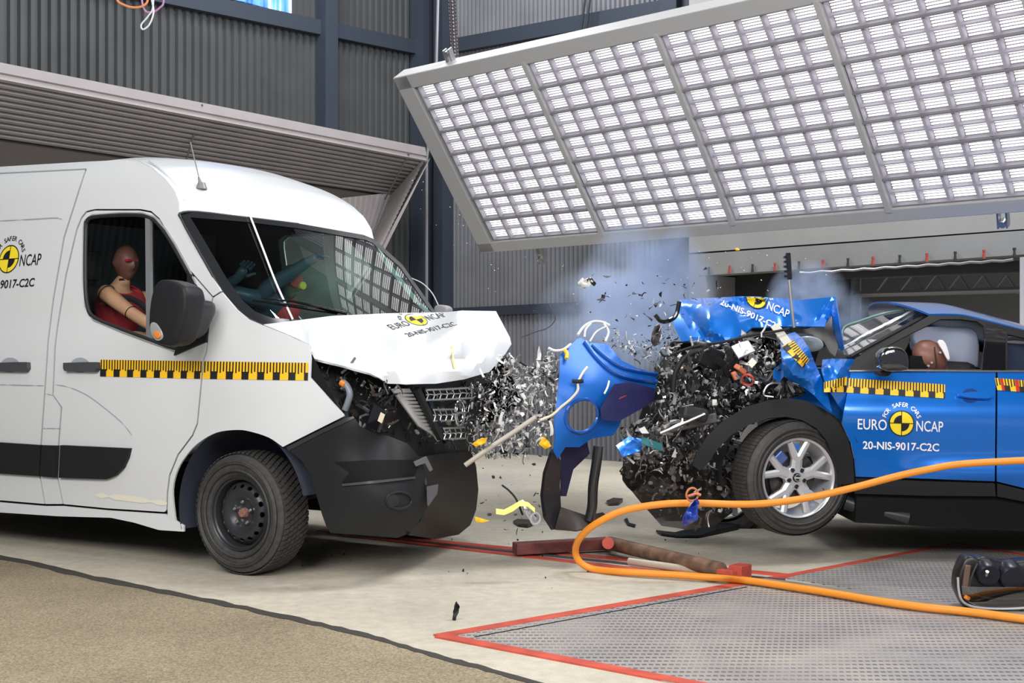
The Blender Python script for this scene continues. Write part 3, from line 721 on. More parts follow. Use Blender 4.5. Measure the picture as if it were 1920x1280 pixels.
# windscreen
c0 = vs(337, 400); cb = vs(416, 546)
wctrl = [(337, 398, 'y', c0.y+.005), (352, 434, 'y', vs(352, 434).y+.005), (382, 487, 'y', vs(382, 487).y+.005), (416, 546, 'y', cb.y+.005), (450, 584, 'y', -.90), (492, 610, 'y', -.845),
         (520, 414, 'x', c0.x+.15), (620, 430, 'x', c0.x+.12), (701, 449, 'y', -c0.y), (750, 497, 'y', .905), (815, 587, 'y', .93), (664, 596, 'x', .14), (560, 600, 'x', .10)]
wpos = depth_pos(V, wctrl, 'quad')
WS = WE+[(444, 579), (466, 597), (492, 610), (560, 606), (640, 600), (770, 594), (826, 592), (815, 587), (750, 497), (716, 463), (701, 449), (681, 441), (561, 420), (464, 408), (370, 397)]
wsc = sheet('windscreen', WS, wpos, WSG, van, V, g=16, t=.005)
tp_ = resample(catmull([(337, 399), (366, 397), (464, 408), (561, 420), (640, 434), (681, 441), (701, 449)], 6), 3, False)
top_w = [wpos(*tp_[int(round(q*(len(tp_)-1)))]) for q in np.linspace(0, 1, 200)]
P0_ = [Vector(p) for p in ROOFP[0]]
tgt = [min(top_w, key=lambda w: abs(w.y-p.y)) for p in P0_]
for q, (row, st) in enumerate(zip(ROOFP, stations)):
    f_ = max(0, 1-st[3]/.6)**2
    for k_ in range(25): row[k_] = tuple(Vector(row[k_])+(tgt[k_]-P0_[k_])*f_*(1 if q else 1))
roof = grid_obj('roof', P, WHITE, van, .012, (0, 0, 9)); roof.data.set_sharp_from_angle(angle=R(60))
wsn = ring_tube('windscreen_seal', resample(catmull([(560, 420), (464, 408), (370, 397)]+WE+[(444, 579), (466, 597), (492, 609)], 3), 8, False), .007, SEAL, closed=False, posf=lambda a, b: wpos(a, b))
fr_o = [(341, 404), (352, 430), (382, 484), (416, 543), (444, 577), (466, 595), (492, 607), (560, 605), (640, 598), (560, 600), (505, 598), (474, 586), (452, 566), (424, 528), (392, 474), (362, 424), (354, 406), (464, 417), (561, 429), (683, 450), (700, 456), (752, 502), (810, 585), (818, 587), (754, 497), (701, 449), (681, 441), (561, 420), (464, 408), (366, 397)]
off_w = lambda a, b: wpos(a, b)+Vector((.003, 0, .003))
sheet('windscreen_border', [(341, 404), (352, 432), (382, 486), (416, 545), (444, 578), (466, 596), (492, 609), (560, 606), (640, 600), (640, 595), (560, 600), (510, 597), (478, 585), (455, 565), (427, 527), (395, 473), (366, 424), (356, 408), (464, 417), (561, 429), (683, 450), (698, 456), (750, 502), (808, 585), (817, 587), (754, 497), (701, 449), (681, 441), (561, 420), (464, 408), (366, 397)], off_w, mat('frit_black', (.015, .016, .018), .25), van, V, g=8, t=.002)
# bonnet
hx = lambda px, py, x: (px, py, 'x', x)
hctrl = [(492, 608, 'y', -.85), (622, 592, 'x', .20), (729, 587, 'x', .24), (836, 585, 'x', .20), (540, 628, 'y', -.90), (585, 650, 'y', -.93), (588, 671, 'y', -.94), (650, 687, 'y', -.90), (695, 700, 'y', -.82), (726, 719, 'y', -.72),
         hx(763, 720, .96), hx(818, 719, .95), hx(870, 711, .88), hx(918, 697, .80), hx(935, 678, .78), hx(959, 645, .72), hx(956, 632, .68), hx(930, 583, .50), hx(866, 582, .32),
         hx(849, 621, .56), hx(846, 665, .90), hx(746, 669, .84), hx(660, 632, .42), (600, 640, 'x', .28), hx(700, 640, .55), hx(780, 630, .52), hx(905, 640, .66)]
hp0 = depth_pos(V, hctrl, smooth=.002)
ccr = [(480, 600, 0), (588, 680, 0), (730, 725, 0), (700, 600, 0), (760, 660, 0), (800, 600, 0), (849, 621, -.10), (846, 672, .10), (820, 690, .02), (866, 580, .03), (905, 618, .02), (893, 655, .09), (930, 640, -.06), (915, 600, -.02), (880, 700, -.03), (935, 580, 0), (965, 640, 0), (920, 700, 0), (815, 722, 0), (800, 650, .04), (870, 605, .05), (908, 672, -.03), (870, 672, .05)]
hl_ = lin([c[:2] for c in ccr]+[(400, 560), (400, 760), (1000, 760), (1000, 540)], [c[2] for c in ccr]+[0, 0, 0, 0])
def hpos(a, b):
    p = hp0(a, b); w = V.M@p; w2 = CAMP+(w-CAMP)*(1+1.6*hl_(a, b)/w.y); return V.I@w2
HOOD = [(494, 608), (560, 600), (622, 592), (729, 587), (836, 585), (866, 582), (930, 583), (956, 632), (959, 645), (947, 664), (935, 678), (918, 697), (870, 711), (818, 719), (763, 720), (726, 719), (712, 709), (695, 700), (650, 687), (589, 672), (585, 652), (579, 644), (540, 627)]
hood_o = sheet('bonnet', HOOD, hpos, WHITE, van, V, g=9, t=.012); hood_o.data.set_sharp_from_angle(angle=R(16))
# bumper: near half wraps the corner, front half pushed in on the far side
BP = [(541, 843), (600, 812), (655, 783), (664, 782), (676, 799), (695, 809), (723, 815), (764, 831), (786, 856), (795, 877), (801, 899), (803, 927), (801, 949), (786, 977), (770, 999), (745, 1008), (680, 1003), (620, 999), (612, 987), (604, 965), (595, 934), (582, 890), (567, 865)]
bctrl = [(541, 843, 'y', -1.0), (664, 782, 'y', -.97), (600, 812, 'y', -.995), (567, 865, 'y', -1.0), (595, 934, 'y', -.99), (620, 999, 'y', -.95), (640, 880, 'y', -1.0), (676, 799, 'y', -.95), (690, 900, 'y', -.93), (690, 1000, 'y', -.86), (764, 831, 'x', .97), (801, 899, 'x', 1.02), (803, 927, 'x', 1.02), (770, 999, 'x', .93), (745, 960, 'x', .97), (740, 870, 'x', .93), (723, 815, 'x', .86)]
bpos = depth_pos(V, bctrl, smooth=.003)
bump = sheet('bumper', BP, bpos, BLACKP, van, V, g=10, t=.012)
boff = lambda k: (lambda a, b: (lambda p: V.I@(CAMP+(V.M@p-CAMP)*(1-k/(V.M@p).y)))(bpos(a, b)))
cz = [(748+24*math.cos(a), 938+16*math.sin(a)) for a in np.linspace(0, 2*math.pi, 25)[:-1]]
mb = MB(); mb.tube([boff(.003)(*p) for p in cz]+[boff(.003)(*cz[0])], .008, 8, 0, False); mb.build('fog_lamp_ring', BLACKP, van)
sheet('fog_lamp_blank', [(736+13*math.cos(a), 938+12*math.sin(a)) for a in np.linspace(0, 2*math.pi, 17)[:-1]], boff(.006), mat('blank_black', (.014, .014, .016), .5), van, V, g=6, t=.004)
sheet('bumper_recess_shade', [(627, 866), (700, 862), (775, 862), (784, 876), (776, 893), (700, 902), (640, 907), (655, 885)], boff(.009), mat('recess_shade_black', (.007, .007, .008), .7, spec=.15), van, V, g=8, t=.003)  # sheet lies on the bumper; recess shade is put into its deeper black
sheet('bumper_ledge', [(640, 907), (700, 901), (778, 893), (780, 897), (700, 906), (642, 911)], boff(.012), mat('ledge_black', (.05, .052, .056), .3), van, V, g=8, t=.012)
sheet('bumper_rim', [(541, 845), (600, 814), (664, 784), (663, 780), (646, 784), (600, 806), (537, 838)], boff(.006), mat('rim_black', (.03, .031, .034), .35), van, V, g=8, t=.01)
sheet('tow_clip', [(776, 866), (800, 856), (812, 880), (806, 884), (797, 868), (780, 874)], boff(.05), mat('clip_grey', (.12, .12, .125), .35), van, V, g=6, t=.01)
FB = [(786, 856), (830, 850), (884, 845), (893, 875), (897, 918), (893, 955), (882, 984), (860, 1002), (815, 1010), (766, 1003), (788, 977), (800, 949), (803, 927), (800, 899), (795, 877)]
fctrl = [(786, 856, 'x', .98), (801, 899, 'x', 1.02), (803, 927, 'x', 1.02), (770, 999, 'x', .93), (884, 845, 'y', .50), (897, 918, 'y', .62), (860, 1002, 'y', .48), (850, 900, 'y', .05), (840, 960, 'y', .05)]
fpos = depth_pos(V, fctrl, smooth=.003); bf = sheet('bumper_front', FB, fpos, mat('bumper_front_dark', (.010, .008, .0075), .5, spec=.3), van, V, g=10, t=.012)
vg = sheet('lower_vent', [(803, 912), (822, 908), (820, 925), (804, 948), (803, 930)], lambda a, b: V.plane(a, b, 0, 1.04), mat('vent_grey', (.10, .10, .11), .4), van, V, g=6, t=.01)
# engine bay behind the torn front
CAV = [(582, 676), (640, 682), (700, 702), (730, 720), (870, 712), (912, 696), (905, 760), (880, 850), (800, 870), (700, 815), (640, 790), (560, 838), (610, 760)]
cctrl = [(582, 676, 'y', -.82), (646, 780, 'y', -.78), (560, 838, 'y', -.85), (730, 720, 'x', .62), (720, 815, 'x', .70), (800, 860, 'x', .75), (870, 712, 'x', .55), (940, 690, 'x', .4), (900, 860, 'x', .5)]
cpos = depth_pos(V, cctrl, smooth=.003); sheet('engine_bay', CAV, cpos, mat('bay_black', (.012, .012, .013), .5, bump=.4, bscale=12), van, V, g=14, t=.02)
X = lambda px, py, x: V.plane(px, py, 0, x)
Yp = lambda px, py, y: V.plane(px, py, 1, y)
mb = MB(); mb.tube([Yp(a, b, -.86) for a, b in catmull([(643, 716), (651, 724), (656, 738), (653, 752), (647, 768)], 5)], .018, 10); ch = mb.build('coolant_hose', mat('hose_bluegrey', (.20, .23, .27), .35), van)
mb = MB(); mb.tube([Yp(a, b, -.865) for a, b in ((640, 717), (648, 722))], .019, 10); mb.build('hose_clamp', AMBER, van)
mb = MB(); M = V.I.to_3x3(); q = Yp(715, 782, -.78); mb.box(T4(q)@Matrix.Rotation(R(25), 4, 'Y'), .10, .10, .15, 0, .012); ac = mb.build('headlamp_actuator', GLOSSB, van)
mb = MB(); q = Yp(715, 783, -.845); mb.box(T4(q)@Matrix.Rotation(R(25), 4, 'Y'), .03, .004, .05); mb.build('part_sticker', mat('sticker_cream', (.72, .66, .5), .5), van)
rnd = random.Random(5)
for k in range(7):
    a = (600+rnd.random()*120, 700+rnd.random()*90); q = Yp(a[0], a[1], -.80); pts = [q]
    for j in range(4): pts.append(pts[-1]+Vector((rnd.uniform(-.06, .08), rnd.uniform(-.03, .02), rnd.uniform(-.06, .06))))
    mb = MB(); mb.tube(pts, .006+.006*rnd.random(), 7); mb.build('engine_hose', [BLACKP, GREYP, STEELB][k % 3], van)
# slatted headlamp trim and grille
SLW = mat('trim_silver', (.62, .62, .60), .3, metal=.4)
sl = sheet('headlamp_trim', [(735, 729), (768, 728), (800, 780), (824, 816), (812, 815), (786, 799), (760, 764)], lambda a, b: X(a, b, .90), SLW, van, V, g=8, t=.012)
mb = MB()
for k in range(11):
    t = k/10; ax, ay = 775+(818-775)*t-6, 737+(806-737)*t; bx = ax-(22-10*t)
    c = [X(ax+6, ay-1.5, .905), X(ax+6, ay+1.2, .905), X(bx, ay-.3, .905)]; mb.add(c, [(0, 1, 2)])
mb.build('trim_slots', DARK, sl)
for k, (a, b, w) in enumerate((((781, 728), (826, 822), .03), ((794, 728), (836, 828), .02))):
    mb = MB(); mb.bar(X(*a, .93), X(*b, .93), w, .03); mb.build('grille_support', GLOSSB if k else BLACKP, van)
GRM = mat('grille_silver', (.55, .55, .54), .22, metal=.8)
for nm, x0, y0, x1, y1, h, n in (('grille_bar', 799, 731, 884, 727, 19, 7), ('grille_bar', 813, 768, 856, 767, 21, 4), ('grille_bar', 832, 803, 872, 801, 20, 4)):
    mb = MB(); g_ = lambda u, v: X(x0+(x1-x0)*u+v*.35*h/10, y0+(y1-y0)*u+v*h, .95-.13*u)
    for v in (0, .48, 1): mb.tube([g_(u, v+(.05*math.sin(u*n*6.28) if v == .48 else 0)) for u in np.linspace(0, 1, 12)], .006 if v != .48 else .004, 6)
    for k in range(n+1):
        u = k/n; mb.tube([g_(min(1, u), 0), g_(min(1, u+.3/n), .48), g_(min(1, u), 1)], .004, 6)
    mb.build(nm, GRM, van)
E = np.linspace(0, 2*math.pi, 25)
mb = MB(); mb.tube([X(862+9*math.cos(a), 774+23*math.sin(a), .93) for a in E], .006, 8, 0, False); mb.tube([X(862+5.5*math.cos(a), 774+17*math.sin(a), .93) for a in E], .003, 6, 0, False)
mb.bar(X(852, 774, .935), X(872, 773, .935), .03, .012); mb.build('grille_emblem', CHROME, van)
mb = MB(); mb.bar(X(770, 727, .86), X(930, 708, .62), .03, .05); mb.build('slam_panel', STEELB, van)
# near mirror
MS = [(350, 506), (390, 576), (392.5, 585), (386, 640), (325, 666), (336, 636), (343, 600), (352, 560)]
ms = vsheet('mirror_base', MS, BLACKP, off=.014, t=.03, ins=0, g=8)
def puffy(name, outline, frame, axis, v0, v1, m, parent, lev=2, scale1=.9):
    """rounded body: outline on plane axis=v0, the same outline shrunk on v1"""
    o0 = [frame.plane(a, b, axis, v0) for a, b in outline]; c = sum(o0, Vector())/len(o0); d = Vector((0, 0, 0)); d[axis] = v1-v0
    n = len(o0); rings = [[c+(p-c)*.55-d*.12 for p in o0], [c+(p-c)*.93-d*.06 for p in o0], o0, [c+(p-c)*(1+scale1)/2+d*.6 for p in o0], [c+(p-c)*scale1*.95+d for p in o0], [c+(p-c)*.5*scale1+d*1.08 for p in o0]]
    Vv = [p for r in rings for p in r]; F = [(i*n+k, i*n+(k+1) % n, (i+1)*n+(k+1) % n, (i+1)*n+k) for i in range(5) for k in range(n)]+[tuple(range(n))[::-1], tuple(range(5*n, 6*n))]
    o = mesh_obj(name, Vv, F, m, parent); bm = bmesh.new(); bm.from_mesh(o.data); bmesh.ops.recalc_face_normals(bm, faces=bm.faces); bm.to_mesh(o.data); bm.free()
    s = o.modifiers.new('round', 'SUBSURF'); s.levels = s.render_levels = lev; return o
MH = [(279, 612), (280, 585), (283, 560), (289, 535), (300, 523), (316, 523), (332, 527), (347, 536), (351, 552), (350, 580), (344, 612), (334, 642), (322, 651), (302, 648), (287, 640)]
puffy('mirror_housing', resample(MH, 14), V, 1, -1.30, -1.14, BLACKP, van, 2, .96)
arm = [(310, 566), (318, 561), (352, 558), (362, 562), (362, 584), (350, 604), (340, 634), (326, 642), (308, 610), (306, 588)]
puffy('mirror_arm', arm, V, 1, -1.22, -1.02, mat('arm_black', (.03, .031, .034), .3), van, 2, .95)
ind = [(280, 604), (289, 602), (298, 609), (306, 626), (306, 634), (297, 641), (288, 637), (281, 622)]
il = puffy('mirror_indicator', ind, V, 1, -1.318, -1.30, mat('clear_lens', (.30, .31, .32), .1, coat=1), van, 1, .95)
am = puffy('indicator_bulb', [(286, 622), (292, 619), (300, 623), (302, 631), (297, 636), (288, 632)], V, 1, -1.326, -1.312, AMBER, il, 1, .9)
puffy('far_mirror', [(812, 574), (822, 570), (836, 572), (841, 580), (838, 592), (815, 592)], V, 1, 1.12, 1.2, mat('mirror_white_grey', (.30, .30, .31), .4), van, 2, .9)
# wiper and aerial
mb = MB(); wp_ = [off_w(a, b)+Vector((.02, 0, .015)) for a, b in ((468, 569), (520, 576), (580, 585), (626, 591))]; mb.tube(wp_, [.006, .010, .012, .014], 6)
wa = [off_w(a, b)+Vector((.035, 0, .03)) for a, b in ((480, 570), (540, 576), (590, 586), (640, 598))]; mb.tube(wa, [.004, .007, .009, .011], 6); mb.build('wiper', GLOSSB, van)
rq = V.I@bvh_of(roof)(378, 354)
mb = MB(); ab = rq; tipp = V.plane(357, 266, 1, rq.y); mb.tube([ab, ab*.75+tipp*.25], [.016, .007], 8); mb.tube([ab*.75+tipp*.25, tipp], .0035, 6); mb.lathe([(0, .04), (.022, .038), (.035, .0), (0, -.005)], T4(ab)@Matrix.Rotation(R(90), 4, 'X'), 14); mb.build('aerial', mat('aerial_grey', (.20, .20, .21), .35), van)
# wheelhouse, floor, rear, bulkhead
LIN = mat('wheelhouse_liner', (.035, .042, .065), .8)
mb = MB(); mb.lathe([(.47, -.99), (.47, -.5)], T4((0.03, 0, .36)), 40, 0, R(14), R(196)); mb.lathe([(.0, -.55), (.47, -.55)], T4((0.03, 0, .36)), 40, 0, R(14), R(196)); mb.build('wheelhouse', LIN, van)
mb = MB(); mb.box(T4((-2.0, 0, .42)), 3.0, 1.7, .30); mb.box(T4((0.0, 0, .5)), .9, 1.0, .35); mb.build('underbody', DARK, van)
mb = MB(); mb.box(T4((XR, 0, 1.35)), .03, 1.76, 1.9); mb.build('rear_doors', WHITE, van)
mb = MB(); mb.box(T4((-1.98, 0, 1.3)), .03, 1.70, 1.6); mb.build('bulkhead', mat('bulkhead_grey', (.09, .10, .11), .7), van)
mb = MB(); mb.box(T4((-1.23, 0, .62)), 1.4, 1.7, .04); mb.build('cabin_floor', mat('lining_grey', (.14, .15, .155), .8), van)
mb = MB(); mb.box(T4((-1.3, 0, 2.22)), 1.2, 1.5, .03, 0); mb.build('headliner', MATS['lining_grey'], van)
mb = MB(); mb.box(T4((-.10, 0, 1.16)), .42, 1.7, .28, 0, .05); mb.box(T4((-.1, 0, 1.0)), .3, 1.6, .3); mb.build('dashboard', mat('dash_grey', (.05, .055, .058), .6), van)
for yy in (-.55, .52):
    mb = MB(); mb.box(T4((-1.76, yy, 1.32))@Matrix.Rotation(R(-8), 4, 'Y'), .16, .48, .70, 0, .06); mb.build('seat_backrest', mat('seat_cloth', (.035, .036, .04), .9), van)
    mb = MB(); mb.box(T4((-1.42, yy, 1.02)), .5, .48, .18, 0, .05); mb.build('seat_cushion', MATS['seat_cloth'], van)
    mb = MB(); mb.box(T4((-1.76, yy, 1.80)), .10, .28, .20, 0, .04); mb.build('headrest', MATS['seat_cloth'], van)
mb = MB(); mb.tube([Vector((-.38, .52, 1.22))+Matrix.Rotation(R(-60), 3, 'Y')@Vector((.2*math.cos(a), .2*math.sin(a), 0)) for a in E], .015, 8, 0, False); mb.build('steering_wheel', BLACKP, van)
mb = MB(); pts = catmull([V.plane(815, 545, 1, .7), V.plane(790, 518, 1, .72), V.plane(770, 508, 1, .8)], 6)
mb = MB(); mb.tube([V.plane(a, b, 1, .98) for a, b in catmull([(771, 521), (792, 531), (810, 549), (822, 572)], 5)], .004, 6); mb.build('mirror_wire', mat('wire_pale', (.5, .5, .5), .4), van)

# wheels --------------------------------------------------------------------------------
def tyre_mesh(name, R_, w, rim, m, parent, rows, n, gap=.3, groove=.008, stag=True):
    """tyre along local y (outer face at -y)"""
    mb = MB(); s = w/2
    prof = [(rim-.004, -s*.78), (rim+.012, -s*.92), (rim+.03, -s*.98), ((rim+R_)/2, -s*1.04), (R_-.045, -s*1.0), (R_-.02, -s*.90), (R_-.008-groove, -s*.80), (R_-groove, -s*.4), (R_-groove, 0), (R_-groove, s*.4), (R_-.008-groove, s*.8), (R_-.02, s*.9), (R_-.05, s), ((rim+R_)/2, s*1.02), (rim, s*.8)]
    mb.lathe(prof, None, 72)
    for ringr, rw in ((R_-.055, .003), ((rim+R_)/2+.005, .002), (rim+.035, .003)): mb.lathe([(ringr-.006, -s*1.0-.012), (ringr, -s*1.0-.018), (ringr+.006, -s*1.0-.012)], None, 72)
    o = mb.build(name, m, parent)
    tr = MB(); rw_ = w*.84/rows
    for r_ in range(rows):
        y0 = -w*.42+r_*rw_; y1 = y0+rw_*.86
        for k in range(n):
            a0 = 2*math.pi*(k+(.5 if stag and r_ % 2 else 0))/n; a1 = a0+2*math.pi/n*(1-gap); sk = (.35 if stag else .15)*2*math.pi/n
            def pt(r, y, a): return (r*math.cos(a), y, r*math.sin(a))
            rr0 = R_-groove-.003; e = lambda y: R_-.006*(abs(y)/(w*.42))**4
            VV = [pt(rr0, y0, a0), pt(rr0, y1, a0+sk), pt(rr0, y1, a1+sk), pt(rr0, y0, a1), pt(e(y0), y0, a0), pt(e(y1), y1, a0+sk), pt(e(y1), y1, a1+sk), pt(e(y0), y0, a1)]
            tr.add(VV, [(4, 5, 6, 7), (0, 4, 7, 3), (1, 2, 6, 5), (0, 1, 5, 4), (3, 7, 6, 2)])
    tr.build('tread', m, o); return o
def van_wheel(y, steer=0, side=-1):
    w = empty('wheel_parts'); w.parent = van; w.matrix_parent_inverse = Matrix.Identity(4); w.location = (0, y, .345); w.rotation_euler = (0, 0, R(steer)+(math.pi if side > 0 else 0))
    w.name = 'front_wheel'
    tyre_mesh('tyre', .345, .225, .205, RUBBER, w, 6, 64, .28, .009)
    mb = MB(); mb.lathe([(.212, -.100), (.206, -.112), (.200, -.108), (.197, -.098), (.188, -.092), (.184, -.075), (.181, -.03), (.178, .05), (.19, .09)], None, 60); mb.build('rim', STEELB, w)
    # dished disc with ventilation holes
    holes = [[(.150*math.cos(a)+.011*math.cos(b)*math.cos(a)-.016*math.sin(b)*math.sin(a), .150*math.sin(a)+.011*math.cos(b)*math.sin(a)+.016*math.sin(b)*math.cos(a)) for b in np.linspace(0, 2*math.pi, 13)[:-1]] for a in [2*math.pi*k/16 for k in range(16)]]
    out = [(.178*math.cos(a), .178*math.sin(a)) for a in np.linspace(0, 2*math.pi, 61)[:-1]]
    v2, T = fill2d(out, holes, .014)
    prof = lambda r: float(np.interp(r, [0, .05, .07, .085, .12, .145, .165, .18], [-.056, -.056, -.060, -.078, -.090, -.084, -.066, -.045]))
    VV, F, sm = solid(np.array([(a, prof(math.hypot(a, b)), b) for a, b in v2]), T, .006, (0, -5, 0)); d = mesh_obj('wheel_disc', VV, F, STEELB, w, False); d.data.polygons.foreach_set('use_smooth', sm)
    mb = MB(); mb.lathe([(.0, -.01), (.17, -.01)], None, 40); mb.build('brake_drum', DARK, w)
    mb = MB(); mb.lathe([(0, -.085), (.022, -.085), (.026, -.08), (.03, -.052)], None, 20); mb.build('hub_cap', mat('rusty_hub', (.22, .11, .075), .7, noise=.4, nscale=60), w)
    for k in range(5):
        a = 2*math.pi*k/5+.3; mb = MB(); mb.lathe([(0, -.088), (.008, -.086), (.0125, -.078), (.0135, -.05)], T4((.062*math.cos(a), 0, .062*math.sin(a))), 6, smooth=False); mb.build('wheel_nut', STEEL, w)
    return w
vw1 = van_wheel(-.862)
def far_wheel(y, x):
    w = empty('rear_wheel' if x < -1 else 'far_wheel'); w.parent = van; w.location = (x, y, .345)
    if y > 0: w.rotation_euler = (0, 0, math.pi)
    for c in vw1.children:
        k = c.copy(); COL.objects.link(k); k.parent = w
        for g in c.children:
            q = g.copy(); COL.objects.link(q); q.parent = k
far_wheel(.80, -.08); far_wheel(-.83, -3.25); far_wheel(.83, -3.25)
# ------------------------------------------------------------------ blue car
PIT = R(3.0); jf = Vector((-math.cos(PIT), 0, math.sin(PIT))); jl = Vector((0, -1, 0)); ju = jf.cross(jl)
jhub = atY(1483, 893, 7.86); jo = jhub-jl*.86-ju*.345
JM = Matrix(((jf.x, jl.x, ju.x, jo.x), (jf.y, jl.y, ju.y, jo.y), (jf.z, jl.z, ju.z, jo.z), (0, 0, 0, 1)))
J = Frame(JM)
_zj = blur_interp([0, .15, .3, .45, .6, .75, .92, .98, 1.05, 1.2, 1.3, 1.38, 1.46], [.80, .83, .87, .885, .895, .905, .895, .875, .84, .77, .71, .64, .50], .035)
def SJ(x, z): return _zj(z)
def js(px, py, off=0): return J.surf(px, py, (lambda x, z: SJ(x, z)+off) if off else SJ, 1)
car = empty('car', JM); tag(car, 'blue hatchback car with its whole front torn off', 'car')
def jsheet(name, outline, m, off=0, **k):
    k.setdefault('g', 13); k.setdefault('t', .012); k.setdefault('ins', .9)
    return sheet(name, outline, lambda a, b: js(a, b, off), m, car, J, **k)
jpx = lambda x, z: J.px((x, SJ(x, z), z))
mirror_j = lambda o: mirror(o)
FD = [(1594, 697), (1589, 732), (1581, 772), (1578, 794), (1585, 810), (1595, 832), (1601, 860), (1604, 894), (1740, 898), (1866, 903), (1867, 800), (1868, 697)]
DJ1 = blur_interp([690, 715, 735, 768, 785, 840, 870, 900], [0, .002, .012, .046, .048, .022, .010, 0], 8)
DJ2 = blur_interp([690, 830, 852, 886, 893, 905, 920], [0, 0, -.004, .045, .045, .01, 0], 4)
def dj(px, py):
    """door skin: dent line low down like the sculpted sill"""
    k = max(0, min(1, (px-1640)/150)); k = k*k*(3-2*k)
    o = DJ1(py)+k*DJ2(py)
    return js(px, py, o)
jd = sheet('front_door', FD, dj, BLUE, car, J, g=11, t=.012, ins=.8); mirror_j(jd)
RDp = [(1870, 697), (1869, 800), (1868, 903), (1925, 917), (2060, 930), (2110, 900), (2160, 850), (2180, 770), (2190, 694)]
rd = sheet('rear_door', RDp, dj, BLUE, car, J, g=16, t=.012, ins=.8); mirror_j(rd)
QP = [(2192, 694), (2182, 770), (2162, 852), (2190, 800), (2240, 775), (2316, 765), (2390, 790), (2440, 850), (2560, 850), (2580, 760), (2540, 690), (2350, 640), (2180, 668)]
qp = jsheet('rear_quarter', QP, BLUE, g=22); mirror_j(qp)
GH = [(1592, 694.5), (1604, 671), (1655, 642), (1700, 616), (1744, 590.5), (1808, 592), (1850, 602), (1920, 619), (2000, 642), (2100, 668), (2186, 693.5)]
W1 = [(1650, 691), (1652, 655), (1700, 629), (1763, 598), (1800, 598), (1832, 602), (1844, 611), (1847, 640), (1838, 691.5)]
W2 = [(1888, 693), (1889, 626), (1950, 640), (2010, 659), (2070, 680), (2090, 692)]
FRB = mat('window_frame_black', (.010, .010, .011), .55)
gh = jsheet('window_frame', GH, FRB, off=-.003, holes=[W1, W2], ins=0, g=9); mirror_j(gh)
JG = glass('car_side_glass', (.85, .87, .88), .02); jg1 = jsheet('rear_side_window', W2, glass('rear_glass', (.6, .63, .68), .10), off=-.012, t=.004, ins=-1.5); mirror_j(jg1)
mbx = MB(); mbx.tube([js(a, b, .004) for a, b in resample([(1592, 695.5), (1700, 694.5), (1868, 696), (2000, 696), (2180, 695)], 20, False)], .007, 6); mbx.build('window_trim', mat('trim_dark_chrome', (.25, .26, .28), .25, metal=.8), car)
jsheet('pillar_panel', [(1849, 604), (1886, 614), (1886, 694), (1842, 694)], GLOSSB, off=.004, ins=.5, t=.01, g=9)
# roof
jr = [js(*p) for p in catmull([(1742, 588), (1775, 587.5), (1808, 589.5), (1850, 599), (1920, 617), (2000, 640), (2100, 666), (2200, 690), (2350, 638)][:8], 5)]
P = []
for i, r in enumerate(jr):
    v = min(1, i/9); row = []
    for k in range(21):
        t = math.sin((-1+2*k/20)*math.pi/2); row.append((r.x+(.14*(1-v))*(1-t*t), -r.y*t*-1, r.z+.075*(1-abs(t)**2.4)+.012*(1-t*t)))
    P.append(row)
jroof = grid_obj('roof', P, BLUE, car, .012, (0, 0, 9))
# windscreen, bulged and cracked
jw = [(1594, 668), (1630, 648), (1680, 621), (1742, 587), (1722, 580.5), (1695, 581.5), (1665, 585), (1639, 592), (1610, 602), (1582, 614), (1577, 640), (1583, 664)]
jwc = [(1594, 668, 'y', .66), (1680, 621, 'y', .60), (1742, 587, 'y', .54), (1722, 580, 'y', .33), (1695, 581, 'y', .22), (1639, 592, 'y', .18), (1582, 614, 'y', .24), (1577, 640, 'y', .46), (1640, 622, 'y', .42)]
jwp = depth_pos(J, jwc, 'quad')
jwm = glass('cracked_glass', (.65, .68, .68), .22, .05)
jwind = sheet('windscreen', jw, jwp, jwm, car, J, g=9, t=.006)
rc = random.Random(11); mb = MB()
for k in range(13):
    a = 1600+k*10; b = 655-(a-1590)*.50; pts = [(a-18, b+3), (a+20, b-19), (a+55, b-36)]
    pts = [p for p in pts if inside([p], jw)[0]]
    if len(pts) > 1: mb.tube([jwp(x+rc.uniform(-2, 2), y+rc.uniform(-1, 1))+Vector((.01, .006, .008)) for x, y in catmull(pts, 3)], .0035, 5)
mb.build('windscreen_crack', mat('crack_white', (.75, .77, .76), .4), jwind)
mb = MB(); mb.tube([jwp(*p)+Vector((0, .01, 0)) for p in resample([(1594, 668), (1630, 648), (1680, 621), (1742, 587)], 8, False)], .012, 6); mb.build('windscreen_seal', SEAL, car)
mb = MB(); mb.tube([jwp(*p)+Vector((0, .004, .004)) for p in catmull([(1577, 645), (1582, 615), (1610, 603), (1639, 593), (1665, 586), (1695, 582)], 4)], .006, 6); mb.build('windscreen_edge', mat('edge_green', (.25, .38, .34), .3), car)
# flare, sill, wheelhouse, floor
FO = [(1299, 872), (1306, 848), (1326, 818), (1358, 787), (1398, 763), (1440, 750), (1478, 746), (1513, 751), (1546, 767), (1572, 792), (1590, 823), (1599, 857), (1602, 906)]
FI = [(1570, 908), (1568, 880), (1561, 850), (1549, 824), (1530, 802), (1504, 787), (1474, 781), (1440, 784), (1405, 796), (1372, 815), (1345, 842), (1325, 872), (1312, 882)]
flp = depth_pos(J, [(1299, 872, 'y', 1.02), (1358, 787, 'y', 1.0), (1478, 746, 'y', .93), (1590, 823, 'y', .93), (1602, 906, 'y', .93), (1570, 908, 'y', .93), (1549, 824, 'y', .95), (1474, 781, 'y', .96), (1345, 842, 'y', 1.02), (1312, 882, 'y', 1.02)], smooth=.003)
sheet('wheel_arch_flare', FO+FI, flp, mat('flare_black', (.010, .010, .011), .5, spec=.28, bump=.08, bscale=220), car, J, g=8, t=.035)
